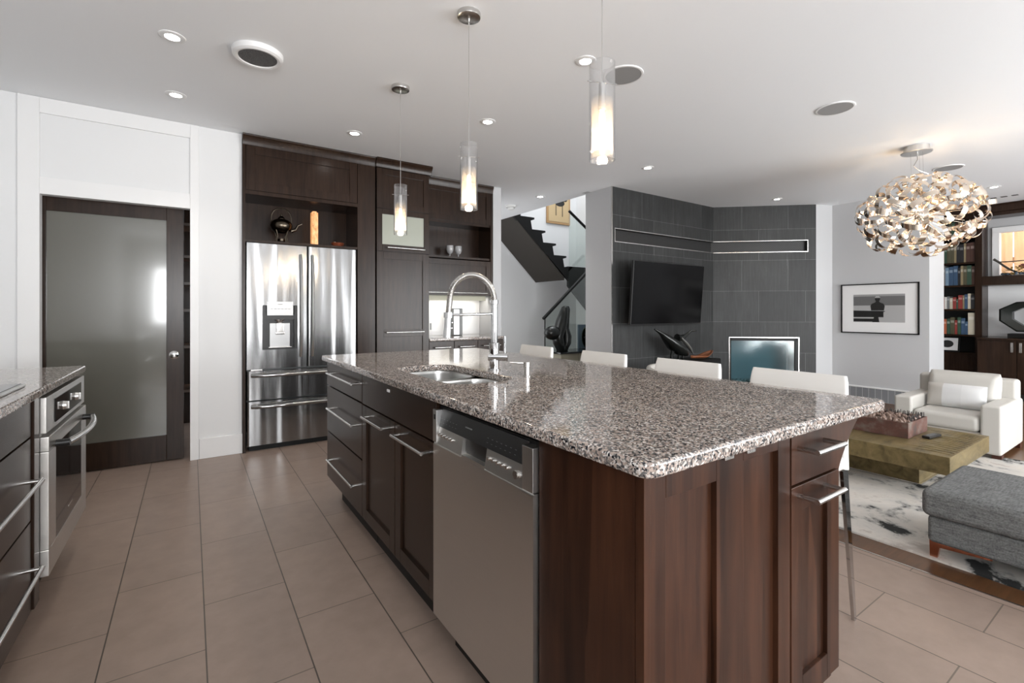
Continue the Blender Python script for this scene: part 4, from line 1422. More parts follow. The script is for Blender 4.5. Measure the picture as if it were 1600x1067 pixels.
# ================================================================== LIVING ROOM
# TV on its bracket
TV = thing('television', 'large black flat television tilted forward on the charcoal tile wall', 'television', (5.0, 3.9, 1.03))
tw_, thh, tilt = 1.377, 0.775, R(4.2)
mt = Matrix.Translation((4.307, 3.86, 1.036)) @ Matrix.Rotation(tilt, 4, 'X')
mb = MB(); mb.box(0, tw_, -0.0, 0.035, 0, thh, .005); mb.xform(mt); part(mb, 'frame', M['black_plastic'], TV)
m = M['screen'] = mat('tv_screen', srgb(6, 6, 7), 0.12)
bsdf(m).inputs['Specular IOR Level'].default_value = 0.14
mb = MB(); mb.box(.010, tw_ - .010, -.0015, .002, .018, thh - .010); mb.xform(mt); part(mb, 'screen', m, TV)
mb = MB(); mb.box(.3, tw_ - .3, .035, .075, .12, .5, .006); mb.xform(mt); part(mb, 'rear_housing', M['black_metal'], TV)
mb = MB(); mb.box(4.85, 5.2, 3.90, TY - .001, 1.2, 1.6, .004); part(mb, 'wall_bracket', M['black_metal'], TV)
# grille in the slot
m = M['slot_grille'] = mat('perforated_grille', srgb(58, 58, 58), 0.5, 0.3)
bt = nd(m, 'ShaderNodeTexBrick'); bt.offset = 0.5
bt.inputs['Color1'].default_value = srgb(20, 20, 20); bt.inputs['Color2'].default_value = srgb(26, 26, 26); bt.inputs['Mortar'].default_value = srgb(60, 60, 60)  # bars between the holes toned down to stand for deep shade in the slot
bt.inputs['Scale'].default_value = 1.0; bt.inputs['Brick Width'].default_value = 0.03; bt.inputs['Row Height'].default_value = 0.016; bt.inputs['Mortar Size'].default_value = 0.003
s_ = nd(m, 'ShaderNodeSeparateXYZ'); t_ = nd(m, 'ShaderNodeTexCoord'); k_ = nd(m, 'ShaderNodeCombineXYZ')
ln(m, t_.outputs['Object'], s_.inputs[0]); ln(m, s_.outputs['X'], k_.inputs['X']); ln(m, s_.outputs['Z'], k_.inputs['Y']); ln(m, k_.outputs[0], bt.inputs['Vector'])
ln(m, bt.outputs['Color'], bsdf(m).inputs['Base Color'])
mb = MB(); mb.box(4.251, CX + .03, TY + .052, TY + .069, 2.056, 2.204)
solo(mb, 'vent_grille', m, 'long perforated grille in the slot above the television', 'vent grille', (5.2, TY + .06, 2.13))
vg = MB(); vg.box(-.03, NU1 - .001, .052, .069, 2.056, 2.204)
vo_ = solo(vg, 'vent_grille', m, 'perforated grille in the slot above the fireplace', 'vent grille')
vo_.location = (AX, AY, 0); vo_.rotation_euler = (0, 0, AANG)
# fireplace insert
FP = thing('fireplace', 'glass-fronted fireplace insert in the angled charcoal tile wall', 'fireplace', (0, 0, 0))
FP.location = (AX, AY, 0); FP.rotation_euler = (0, 0, AANG)
OFF[FP.name] = Vector((0, 0, 0))
mb = MB()
mb.box(FU0 + .001, FU1 - .001, .30, .32, FZ0, FZ1); mb.box(FU0 + .001, FU0 + .02, .02, .3, FZ0, FZ1); mb.box(FU1 - .02, FU1 - .001, .02, .3, FZ0, FZ1)
mb.box(FU0 + .001, FU1 - .001, .02, .3, FZ0 + .001, FZ0 + .02); mb.box(FU0 + .001, FU1 - .001, .02, .3, FZ1 - .02, FZ1 - .001)
part(mb, 'firebox', mat('teal_black_enamel', srgb(120, 140, 146), 0.5), FP)
mb = MB()
t = .045
mb.box(FU0 + .001, FU0 + .02, -.004, .03, FZ0, FZ1); mb.box(FU1 - t, FU1 - .001, -.004, .03, FZ0, FZ1); mb.box(FU0, FU1, -.004, .03, FZ1 - .04, FZ1 - .001); mb.box(FU0, FU1, -.004, .03, FZ0, FZ0 + .04)
part(mb, 'inner_frame', M['black_metal'], FP)
mb = MB()
e = .012
mb.box(FU0 - e, FU0, -.008, .004, FZ0 - e, FZ1 + e); mb.box(FU1, FU1 + e, -.008, .004, FZ0 - e, FZ1 + e); mb.box(FU0, FU1, -.008, .004, FZ1, FZ1 + e); mb.box(FU0, FU1, -.008, .004, FZ0 - e, FZ0)
part(mb, 'outer_trim', M['nickel'], FP)
M['fire_glass'] = glass('fireplace_glass', (0.72, 0.82, 0.84, 1), 0.12, 0.04)
mb = MB(); mb.box(FU0 + .02, FU1 - t, .008, .014, FZ0 + .04, FZ1 - .04); part(mb, 'glass_pane', M['fire_glass'], FP)
mb = MB()
rg2 = random.Random(5)
for k in range(60):
    mb.sphere((FU0 + .08 + rg2.random() * (FU1 - FU0 - .16), .08 + rg2.random() * .16, FZ0 + .03 + rg2.random() * .03), .022, 8)
q = part(mb, 'ember_glass', mat('crushed_glass', srgb(150, 165, 165), 0.2), FP); q['kind'] = 'stuff'

# low bench with sculpture and leaf dish beneath the television
mb = MB(); mb.box(4.98, 5.83, 3.66, 4.0, 0.0, 0.58, .006)
solo(mb, 'low_bench', M['black_metal'], 'low black bench against the tile wall under the television', 'bench', (5.6, 3.83, 0))
SP = thing('horn_sculpture', 'dark carved horn-shaped sculpture on the bench below the television', 'sculpture', (5.35, 3.82, 0.58))
def wp(u, v, y):
    a = (u - 800) / FPX; b_ = (487 - v) / FPX
    S_, C_ = math.sin(YAW), math.cos(YAW)
    t = y / (C_ - a * S_)
    return Vector(((S_ + a * C_) * t, y, CAMH + b_ * t))
# coordinates measured at the sculpture's own depth (y = 3.82)
body = [(4.74, 3.86, 0.985), (4.84, 3.84, 0.93), (4.95, 3.82, 0.85), (5.06, 3.81, 0.775), (5.17, 3.80, 0.71), (5.26, 3.80, 0.665), (5.29, 3.80, 0.645)]
mb = MB(); mb.tube(body, [.012, .035, .085, .12, .11, .06, .03], 16, True, False, .65); part(mb, 'body', M['bronze'], SP, None, 60)
mb = MB(); mb.tube([(5.10, 3.80, 0.87), (5.19, 3.80, 0.865), (5.27, 3.79, 0.90), (5.36, 3.78, 0.95), (5.46, 3.77, 0.95)], [.05, .04, .022, .014, .006], 12); part(mb, 'horn', M['bronze'], SP, None, 60)
mb = MB(); mb.tube([(5.13, 3.76, 0.87), (5.21, 3.75, 0.80), (5.28, 3.74, 0.73), (5.34, 3.74, 0.66)], [.02, .034, .030, .010], 12, True, False, .5); part(mb, 'fin', mat('pale_worn_bronze', srgb(112, 112, 108), 0.4, 0.3), SP, None, 60)
mb = MB(); mb.box(5.12, 5.14, 3.79, 3.81, 0.581, 0.66); mb.box(5.20, 5.215, 3.79, 3.81, 0.581, 0.65); mb.tube([(5.05, 3.82, .72), (5.03, 3.83, .65), (5.03, 3.83, .5805)], [.03, .02, .02], 10); part(mb, 'leg', M['bronze'], SP)
mb = MB()
def leaf(u, v):
    x = 5.33 + .46 * u
    wd = .085 * math.sin(PI * min(1, max(0.02, u * .96 + .02))) ** .7
    s = 2 * v - 1
    return (x, 3.76 + wd * s, 0.583 + .03 * s * s + .075 * max(0, u - .55) / .45 + .02 * (1 - u) * (1 - u))
mb.surf(leaf, 18, 8)
ob = solo(mb, 'leaf_dish', mat('orange_brown_leaf', srgb(128, 76, 46), 0.45), 'orange-brown leaf-shaped dish on the bench right of the horn sculpture', 'dish', (5.65, 3.76, 0.58), None, 80)
sm_ = ob.modifiers.new('thickness', 'SOLIDIFY'); sm_.thickness = 0.008
# cream tub chair glimpsed between the stools
TC = thing('tub_chair', 'low cream tub chair glimpsed over the worktop between two white stools', 'chair', (4.45, 3.3, 0))
mb = MB(); mb.lathe([(0, .36), (.24, .36), (.27, .34), (.28, .30), (.27, .1), (0, .1)], (4.45, 3.3, 0), 32); part(mb, 'seat', M['cream_leather'], TC)
mb = MB()
rg_ = []
for k in range(25):
    a = R(-20 + 220 * k / 24)
    c = Vector((4.45 + .27 * math.cos(a), 3.3 + .27 * math.sin(a), 0))
    d_ = Vector((math.cos(a), math.sin(a), 0))
    hz = 0.60 - .05 * abs(k / 12 - 1) ** 2
    rg_.append([tuple(c + d_ * q[0] + Vector((0, 0, q[1]))) for q in rrect(0.012, .07, .12, hz, .028, 4)])
mb.rings(rg_); part(mb, 'backrest', M['cream_leather'], TC)
mb = MB()
for k in range(4):
    a = PI / 4 + k * PI / 2
    mb.cyl((4.45 + .2 * math.cos(a), 3.3 + .2 * math.sin(a), 0), (4.45 + .2 * math.cos(a), 3.3 + .2 * math.sin(a), .11), .016, .02, 12)
part(mb, 'leg', M['black_metal'], TC)

# framed photograph on the right wall
FRM = thing('framed_picture', 'wide black-framed black-and-white photograph of a seated figure on the right wall', 'picture', (RX, 2.487, 1.243))
py0, py1, pz0, pz1 = 2.056, 2.918, 0.909, 1.576
t = .014
mb = MB(); mb.box(RX - .025, RX - .001, py0, py0 + t, pz0, pz1); mb.box(RX - .025, RX - .001, py1 - t, py1, pz0, pz1); mb.box(RX - .025, RX - .001, py0, py1, pz0, pz0 + t); mb.box(RX - .025, RX - .001, py0, py1, pz1 - t, pz1)
part(mb, 'frame', M['black_metal'], FRM)
mb = MB(); mb.box(RX - .012, RX - .002, py0 + .004, py1 - .004, pz0 + .004, pz1 - .004); part(mb, 'mat_board', M['paper'], FRM)
# print: y runs right-to-left in the view
iy0, iy1, iz0, iz1 = 2.200, 2.770, 1.060, 1.432
def pic(poly, d, mname, col, nm, par):
    mb = MB(); mb.prism([(iy1 - (iy1 - iy0) * p[0], iz0 + (iz1 - iz0) * p[1]) for p in poly], 'x', RX - .0122 - d, RX - .0118)
    return part(mb, nm, M.setdefault(mname, mat(mname, srgb(col, col, col), 0.5)), par)
PR = pic([(0, 0), (1, 0), (1, 1), (0, 1)], .0002, 'print_sand', 168, 'photo_print', FRM)
pic([(0, .60), (1, .60), (1, .97), (0, .97)], .0005, 'print_sea', 104, 'sea_band', PR)
pic([(0, .93), (1, .93), (1, 1), (0, 1)], .0007, 'print_sky', 150, 'sky_band', PR)
pic([(0, .18), (.60, .18), (.60, .36), (.64, .40), (.0, .42)], .0009, 'print_black', 22, 'bench_shape', PR)
pic([(0, .02), (.42, .02), (.42, .13), (0, .13)], .0009, 'print_black', 22, 'bench_seat_shape', PR)
pic([(.38, .0), (.52, .0), (.50, .2), (.42, .2)], .001, 'print_black', 22, 'bench_leg_shape', PR)
fig = [(.36, .42), (.345, .58), (.37, .66), (.43, .70), (.455, .74), (.44, .80), (.43, .84), (.44, .86), (.455, .91), (.485, .93), (.515, .91), (.53, .86), (.54, .84), (.53, .80), (.515, .74), (.54, .70), (.60, .66), (.625, .58), (.61, .42)]
pic(fig, .0012, 'print_dark', 30, 'figure_shape', PR)
pic([(.43, .87), (.54, .87), (.53, .90), (.51, .94), (.46, .94), (.44, .90)], .0015, 'print_hat', 165, 'hat_shape', PR)

# rug
mb = MB()
def rugz(u, v):
    return 0
pts = []
rgx = random.Random(11)
for k in range(41):
    y = -2.4 + 4.45 * k / 40
    pts.append((2.945 + .022 * math.sin(y * 1.7 + .4) + rgx.uniform(-.006, .006) + (0.03 * max(0, y - .8)), y))
for k in range(41):
    y = 2.05 - 4.45 * k / 40
    pts.append((5.50 + rgx.uniform(-.01, .01), y))
mb.prism(pts, 'z', 0.0005, 0.010)
solo(mb, 'area_rug', M['rug'], 'cream area rug with black ink-like blots under the table and ottoman', 'rug', (4.2, 0, 0))
# ottoman
OT2 = thing('ottoman', 'long charcoal woven ottoman with copper legs at the right edge', 'ottoman', (3.3, 0.0, 0.01))
def cushion(mb, x0, x1, y0, y1, z0, z1, r=.035, puff=.012):
    mb.box(x0, x1, y0, y1, z0, z1, r, 4)
mb = MB(); cushion(mb, 2.935, 3.60, -1.05, 0.795, 0.215, 0.345, .03); part(mb, 'cushion', M['grey_fabric'], OT2)
mb = MB(); cushion(mb, 2.965, 3.58, -1.03, 0.778, 0.085, 0.214, .02); part(mb, 'base', M['grey_fabric'], OT2)
M['copper'] = mat('copper_metal', srgb(208, 142, 116), 0.25, 1.0)
for x, y in ((3.0, 0.755), (3.55, 0.755), (3.0, -.98), (3.55, -.98)):
    mb = MB()
    sgn = -1 if y > 0 else 1
    mb.prism([(y + .02 * -sgn, 0.09), (y + .018 * -sgn, 0.0105), (y - .010 * -sgn, 0.0105), (y - .018 * -sgn, 0.062), (y - .20 * -sgn, 0.075), (y - .20 * -sgn, 0.09)], 'x', x - .012, x + .012)
    part(mb, 'leg', M['copper'], OT2)
# coffee table
CT = thing('coffee_table', 'low block coffee table clad in aged brass sheet on the rug', 'coffee table', (4.3, 1.2, 0.01))
mb = MB(); mb.box(3.87, 4.79, 0.905, 1.95, 0.185, 0.30, .004)
part(mb, 'tabletop', M['brass'], CT)
mb = MB()
for k in range(14):
    x = 3.95 + .058 * k
    mb.tube([(x, 0.915 + .0 * k, 0.3002), (x + .02, 1.02 + .04 * math.sin(k), 0.3012), (x + .01, 1.12 + .08 * math.sin(k * 1.7), 0.3)], [.004, .006, .002], 6, True, False, .6)
part(mb, 'folded_ridges', M['brass'], CT)
mb = MB(); mb.box(4.15, 4.72, 1.13, 1.80, 0.0105, 0.186, .003); part(mb, 'pedestal', M['brass'], CT)
mb = MB(); mb.box(4.135, 4.735, 1.115, 1.815, 0.0103, 0.022, .002); part(mb, 'plinth', M['nickel'], CT)
# planter tray on the table
PL = thing('planter_box', 'rusty metal tray of stones and upright twigs on the coffee table', 'planter', (4.4, 1.4, 0.3005))
mb = MB()
bx0, bx1, by0, by1, bz0, bz1 = 4.20, 4.60, 1.205, 1.60, 0.3015, 0.410
mb.box(bx0, bx0 + .008, by0, by1, bz0, bz1); mb.box(bx1 - .008, bx1, by0, by1, bz0, bz1); mb.box(bx0 + .008, bx1 - .008, by0, by0 + .008, bz0, bz1); mb.box(bx0 + .008, bx1 - .008, by1 - .008, by1, bz0, bz1); mb.box(bx0 + .008, bx1 - .008, by0 + .008, by1 - .008, bz0, bz0 + .008)
part(mb, 'tray', M['rust'], PL)
mb = MB(); rr_ = random.Random(9)
for k in range(150):
    mb.sphere((bx0 + .02 + rr_.random() * (bx1 - bx0 - .04), by0 + .02 + rr_.random() * (by1 - by0 - .04), bz1 - .012 + rr_.random() * .016), .010 + .008 * rr_.random(), 6)
q = part(mb, 'stones', mat('mixed_pebbles', srgb(126, 104, 92), 0.5), PL); q['kind'] = 'stuff'
mb = MB()
for k in range(70):
    if k < 44:
        x = bx1 - .03 + rr_.uniform(-.012, .012); y = by0 + .015 + (by1 - by0 - .03) * k / 43
    else:
        x = bx0 + .1 + (bx1 - bx0 - .13) * (k - 44) / 25; y = by0 + .03 + rr_.uniform(-.012, .012)
    h = .035 + .03 * rr_.random()
    mb.cyl((x, y, bz1 - .02), (x + rr_.uniform(-.006, .006), y + rr_.uniform(-.006, .006), bz1 + h * .55), .0032, .0026, 5)
q = part(mb, 'twigs', mat('dark_twigs', srgb(52, 46, 44), 0.6), PL); q['kind'] = 'stuff'
# remote control
RC = thing('remote_control', 'black remote control lying on the coffee table beside the rusty tray', 'remote', (4.37, 1.13, 0.302))
mb = MB(); mb.box(-.085, .085, -.024, .024, 0, .018, .005); mb.xform(Matrix.Translation((4.39, 1.125, 0.3025)) @ Matrix.Rotation(R(-8), 4, 'Z')); part(mb, 'body', M['black_plastic'], RC)
mb = MB()
for i in range(6):
    for j in range(3):
        mb.box(-.07 + .02 * i, -.06 + .02 * i, -.014 + .011 * j, -.007 + .011 * j, .0175, .0195)
mb.xform(Matrix.Translation((4.39, 1.125, 0.3025)) @ Matrix.Rotation(R(-8), 4, 'Z')); part(mb, 'keypad', M['grey_plastic'], RC)
# armchair
AC = thing('armchair', 'cream leather armchair behind the coffee table', 'armchair', (5.8, 1.3, 0))
Lc = M['cream_leather']
mb = MB(); mb.box(5.36, 6.12, 0.94, 1.07, 0.04, 0.437, .022, 4); part(mb, 'arm', Lc, AC)
mb = MB(); mb.box(5.36, 6.12, 1.512, 1.643, 0.04, 0.437, .022, 4); part(mb, 'arm', Lc, AC)
mb = MB(); mb.box(5.40, 6.1, 1.068, 1.514, 0.05, 0.20, .01, 2); part(mb, 'base', Lc, AC)
mb = MB(); mb.box(5.36, 5.90, 1.072, 1.510, 0.20, 0.335, .04, 5); part(mb, 'seat_cushion', Lc, AC)
mb = MB()
rgs = []
for k, (x, z, t, wd) in enumerate(((5.86, .28, .13, .235), (5.875, .40, .17, .245), (5.90, .52, .16, .25), (5.92, .60, .13, .248), (5.93, .645, .07, .235))):
    rgs.append([(x + q[0], 1.285 + q[1], z) for q in rrect(-t / 2, t / 2, -wd, wd, t * .45, 5)])
mb.rings(rgs); part(mb, 'back_cushion', Lc, AC, None, 70)
mb = MB(); mb.box(5.98, 6.14, 0.955, 1.63, 0.05, 0.60, .03, 4); part(mb, 'back_frame', Lc, AC)
for x, y in ((5.42, 0.975), (5.42, 1.60), (6.07, 0.975), (6.07, 1.60)):
    mb = MB(); mb.box(x - .04, x + .04, y - .03, y + .03, 0.0105 if x < 5.48 else 0.0, 0.042, .003); part(mb, 'leg', mat('mahogany_foot', srgb(70, 36, 24), 0.3) if 'mf' not in M else M['mf'], AC)
# pillow with three panels
PW = thing('throw_pillow', 'silver-grey three-panel pillow on the cream armchair', 'pillow', (5.72, 1.33, 0.34))
mw = Matrix.Translation((5.70, 1.295, 0.338)) @ Matrix.Rotation(R(14), 4, 'Y')
def pil(y0, y1, nm, c):
    mb = MB()
    def f(sign):
        def g_(u, v):
            y = y0 + (y1 - y0) * u
            yy = y / .2
            z = .21 * v
            edge = max(0.0, (1 - abs(yy) ** 3)) * max(0, 1 - abs(2 * v - 1) ** 3)
            return (sign * (.004 + .045 * edge ** .6), y, z)
        return g_
    mb.surf(f(-1), 10, 12); mb.surf(f(1), 10, 12)
    bmesh.ops.remove_doubles(mb.bm, verts=mb.bm.verts[:], dist=.0005)
    mb.xform(mw)
    return part(mb, nm, mat(nm + '_cloth', srgb(*c), 0.5), PW, None, 70)
pil(.09, .2, 'left_panel', (186, 182, 176)); pil(-.04, .09, 'centre_panel', (206, 206, 206)); pil(-.2, -.04, 'right_panel', (212, 212, 212))

# ================================================================== BOOKCASE WALL
BK = thing('bookcase', 'dark built-in bookcase tower at the far right, full of books', 'bookcase', (9.55, 2.3, 0))
bx, bb = 9.40, 9.70
shelf_z = (0.600, 0.865, 1.240, 1.592, 1.925, 2.292)
mb = MB(); mb.box(bx, bb, 1.850, 1.926, 0.0, 2.585, .002); part(mb, 'side_panel', E_, BK)
mb = MB(); mb.box(bx, bb, 2.70, 2.745, 0.0, 2.585); part(mb, 'side_panel', E_, BK)
mb = MB(); mb.box(bb, bb + .018, 1.85, 2.745, 0.0, 2.585); part(mb, 'back_panel', M['dark_edge'], BK)
for z in shelf_z:
    mb = MB(); mb.box(bx + .004, bb, 1.926, 2.70, z - .026, z, .002); part(mb, 'shelf', E_, BK)
mb = MB(); mb.box(bx, bb, 1.926, 2.70, 0.05, 0.574); part(mb, 'lower_cupboard', E_, BK)
mb = MB(); mb.box(bx - .07, bb, 0.32, 2.745, 2.60, 2.69, .004); mb.box(bx - .035, bb, 0.32, 2.745, 2.55, 2.60, .003); mb.box(bx - .09, bb, 0.32, 2.745, 2.69, 2.708, .003)
part(mb, 'crown', E_, BK)
mb = MB(); mb.box(bx, bb - .01, 0.34, 1.848, 1.575, 1.705, .003)
solo(mb, 'display_shelf', E_, 'thick dark shelf beam under the small window beside the bookcase', 'shelf', (9.55, 1.1, 1.58))
LC = thing('low_cabinet', 'dark low cabinet with bar handles below the window shelf', 'cabinet', (9.4, 1.1, 0))
mb = MB(); mb.box(9.12, 9.71, 0.34, 1.847, 0.10, 0.815); part(mb, 'body', E_, LC)
mb = MB(); mb.box(9.08, 9.715, 0.32, 1.848, 0.816, 0.842, .003); part(mb, 'top', E_, LC)
mb = MB(); mb.box(9.2, 9.7, 0.34, 1.84, 0.0, 0.10); part(mb, 'toe_kick', M['kick'], LC)
for a, b_, h in ((1.46, 1.84, 1.50), (1.07, 1.452, 1.42), (0.69, 1.062, .73), (0.345, 0.684, .65)):
    d = slab(LC, 'door', '-x', 9.12, a, b_, 0.11, 0.80, E_)
    mb = MB(); mb.box(9.075, 9.083, h - .013, h + .013, 0.655, 0.785, .002); mb.box(9.08, 9.1, h - .006, h + .006, 0.67, 0.68); mb.box(9.08, 9.1, h - .006, h + .006, 0.76, 0.77); part(mb, 'handle', M['nickel'], d)
mb = MB(); mb.box(9.708, 9.7195, 0.34, 1.848, 0.843, 1.572)
solo(mb, 'back_board', M['wall'], 'pale grey board behind the ring sculpture', 'panel', (9.71, 1.1, 0.85))

# books, every one its own object
book_i = [0]
def book(y0, y1, z0, h, dpt, col, label, group, lean=0.0, flat=False):
    M_ = M.setdefault('bk%s' % (col,), mat('book_cover_%d' % len(M), srgb(*col), 0.55))
    mb = MB()
    x0 = 9.405 + (0.30 - .05 - dpt) * .35
    mb.box(x0, x0 + dpt, y0, y1, z0, z0 + h, .002, 1)
    if lean:
        mb.xform(Matrix.Translation((0, y0, z0)) @ Matrix.Rotation(lean, 4, 'X') @ Matrix.Translation((0, -y0, -z0)))
    loc = (x0, (y0 + y1) / 2, z0)
    o = solo(mb, 'book', M_, label, 'book', loc, group)
    # paler title band on the spine
    mb = MB(); mb.box(x0 - .0008, x0 + .001, y0 + (y1 - y0) * .12, y1 - (y1 - y0) * .12, z0 + h * .68, z0 + h * .82)
    c2 = tuple(min(255, int(c * .6 + 90)) for c in col)
    if lean:
        mb.xform(Matrix.Translation((0, y0, z0)) @ Matrix.Rotation(lean, 4, 'X') @ Matrix.Translation((0, -y0, -z0)))
    part(mb, 'spine_label', M.setdefault('bl%s' % (c2,), mat('book_title_%d' % len(M), srgb(*c2), 0.6)), o)
    return o
cols_name = {}
def shelf_books(z, items, sname, start=1.932):
    y = start
    ords = ['first', 'second', 'third', 'fourth', 'fifth', 'sixth', 'seventh', 'eighth', 'ninth', 'tenth', 'eleventh', 'twelfth', 'thirteenth', 'fourteenth', 'fifteenth', 'sixteenth', 'seventeenth', 'eighteenth', 'nineteenth', 'twentieth']
    for k, (w, h, col, cn) in enumerate(items):
        lb = '%s book, %s from the right end of the %s bookcase shelf' % (cn, ords[k], sname)
        book(y, y + w - .0015, z + .0005, h, .2, col, lb, 'books on the %s shelf' % sname)
        y += w
BRN, OLV, TAN, BLK, CRM, BLU, LBL, GRN, RED, ORG, WHT, GRY = ((66, 40, 30), (72, 68, 48), (128, 114, 86), (24, 24, 26), (184, 176, 158), (46, 70, 96), (108, 132, 152), (46, 70, 54), (126, 46, 38), (158, 84, 52), (200, 198, 192), (108, 110, 110))
NM = {BRN: 'brown', OLV: 'olive', TAN: 'tan', BLK: 'black', CRM: 'cream', BLU: 'blue', LBL: 'pale blue', GRN: 'green', RED: 'red', ORG: 'orange', WHT: 'white', GRY: 'grey'}
def row(spec):
    return [(w, h, c, NM[c]) for w, h, c in spec]
shelf_books(2.292, row([(.04, .235, BRN), (.045, .23, RED), (.03, .24, GRY), (.035, .225, OLV), (.03, .235, TAN), (.04, .22, BRN), (.035, .24, GRN), (.03, .23, OLV), (.04, .235, BLK), (.05, .225, GRY)]), 'top')
shelf_books(1.925, row([(.05, .285, BRN), (.045, .28, BRN), (.025, .28, TAN), (.045, .27, BLK), (.035, .285, BLK), (.028, .275, TAN), (.04, .28, OLV), (.04, .275, OLV), (.03, .26, GRN), (.03, .28, CRM), (.03, .27, BLK), (.04, .28, GRY), (.05, .285, WHT)]), 'second')
shelf_books(1.592, row([(.035, .27, BRN), (.05, .285, GRN), (.04, .28, OLV), (.03, .285, TAN), (.03, .26, BLK), (.05, .29, BLU), (.05, .28, BLU), (.04, .27, LBL), (.06, .295, GRY), (.05, .3, WHT)]), 'third')
shelf_books(1.240, row([(.045, .2, BLK), (.032, .225, CRM), (.035, .215, BLU), (.02, .2, TAN), (.05, .205, RED), (.02, .15, GRN), (.04, .175, RED), (.035, .165, CRM), (.03, .19, GRY), (.03, .18, WHT), (.03, .17, ORG), (.04, .19, TAN)]), 'fourth')
shelf_books(0.865, row([(.075, .32, CRM), (.03, .19, BLU), (.045, .24, BLU), (.04, .25, GRN), (.03, .21, RED), (.05, .25, OLV), (.04, .23, GRN), (.045, .225, ORG), (.04, .22, RED), (.04, .2, BRN)]), 'fifth')
# small framed portrait on the lowest shelf
SF = thing('picture_frame', 'small framed black-and-white portrait leaning on the lowest bookcase shelf', 'picture frame', (9.5, 2.2, 0.6))
mt = Matrix.Translation((9.43, 2.10, 0.604)) @ Matrix.Rotation(R(10), 4, 'Y')
mb = MB(); mb.box(0, .018, 0, .27, 0, .225, .003); mb.xform(mt); part(mb, 'frame', M['black_metal'], SF)
mb = MB(); mb.box(-.002, .002, .02, .25, .02, .205); mb.xform(mt); part(mb, 'print', M['paper'], SF)
mb = MB(); mb.lathe([(0, 0), (.055, 0), (.055, .002)], (0, 0, 0), 20, False, 1.0, 1.3); mb.xform(mt @ Matrix.Translation((-.0035, .14, .115)) @ Matrix.Rotation(R(90), 4, 'Y')); part(mb, 'portrait_shape', M['print_dark'], SF)
# ring sculpture on the low cabinet
RS = thing('ring_sculpture', 'black-green octagonal stone ring sculpture on the low cabinet', 'sculpture', (9.4, 1.42, 0.842))
oc = []
oy, oz = 1.33, 1.135
octo = [(-.34, -.06), (-.17, -.21), (.17, -.21), (.34, -.06), (.34, .10), (.17, .20), (-.17, .21), (-.34, .10)]
inner = [(p[0] * .62, p[1] * .60) for p in octo]
mb = MB()
for (a, b_) in (((9.32), (9.50)),):
    rg_ = []
    for poly, x in ((octo, a + .03), (octo, b_ - .03), ([(p[0] * .93, p[1] * .92) for p in octo], b_), (inner, b_ - .02), (inner, a + .02), ([(p[0] * .93, p[1] * .92) for p in octo], a)):
        rg_.append([(x, oy + p[0], oz + p[1]) for p in poly])
    mb.rings(rg_, False, True)
part(mb, 'ring', M['bronze_green'], RS, None, 25)
mb = MB(); mb.box(9.30, 9.54, 1.08, 1.58, 0.8425, 0.90, .004); part(mb, 'plinth', M['black_metal'], RS)
mb = MB(); mb.cyl((9.41, 1.33, 0.895), (9.41, 1.33, 0.94), .02, .02, 14); part(mb, 'support', M['black_metal'], RS)
# dried driftwood arrangement on the display shelf
DA = thing('driftwood_arrangement', 'driftwood branch with dried flowers in front of the small window', 'plant', (9.5, 1.3, 1.7055))
M['twig'] = mat('grey_twig', srgb(60, 56, 50), 0.7)
mb = MB()
mb.tube([(9.5, 1.75, 1.95), (9.5, 1.70, 1.905), (9.5, 1.66, 1.86), (9.5, 1.60, 1.80), (9.5, 1.52, 1.75), (9.5, 1.4, 1.72)], [.016, .014, .013, .014, .013, .010], 8)
mb.tube([(9.5, 1.70, 1.905), (9.48, 1.60, 1.90), (9.47, 1.45, 1.905), (9.46, 1.2, 1.915)], [.008, .008, .007, .005], 7)
mb.tube([(9.5, 1.52, 1.75), (9.47, 1.58, 1.72), (9.46, 1.66, 1.71)], [.012, .01, .006], 7)
part(mb, 'branch', M['twig'], DA)
mb = MB(); rq = random.Random(21)
for k in range(46):
    y = 1.62 - .75 * rq.random()
    c = Vector((9.47 + rq.uniform(-.05, .05), y, 1.712 + rq.random() * .09))
    for j in range(3):
        a = rq.random() * 6.28
        d_ = Vector((math.cos(a) * .6, math.sin(a), rq.random())) * .05
        mb.tube([c, c + d_ * .6, c + d_], [.004, .012, .002], 6, True, False, .4)
q = part(mb, 'foliage', mat('dried_foliage', srgb(150, 122, 62), 0.7), DA); q['kind'] = 'stuff'
for y, z, r_ in ((1.44, 1.83, .05), (1.2, 1.85, .045)):
    mb = MB()
    for k in range(14):
        a = k * 2.4
        mb.tube([(9.45, y, z), (9.45 + .4 * r_ * math.cos(a), y + r_ * math.cos(a), z + .5 * r_ * math.sin(a)), (9.45, y + 1.2 * r_ * math.cos(a), z + .7 * r_ * math.sin(a))], [.006, .02, .004], 6, True, False, .4)
    part(mb, 'flower', mat('dried_red_flower', srgb(110, 58, 46), 0.7), DA)
mb = MB()
for k in range(26):
    mb.sphere((9.46 + rq.uniform(-.06, .05), 1.66 - .03 * k, 1.724 + rq.random() * .01), .018, 8)
q = part(mb, 'pods', mat('blue_grey_pods', srgb(70, 84, 96), 0.6), DA); q['kind'] = 'stuff'
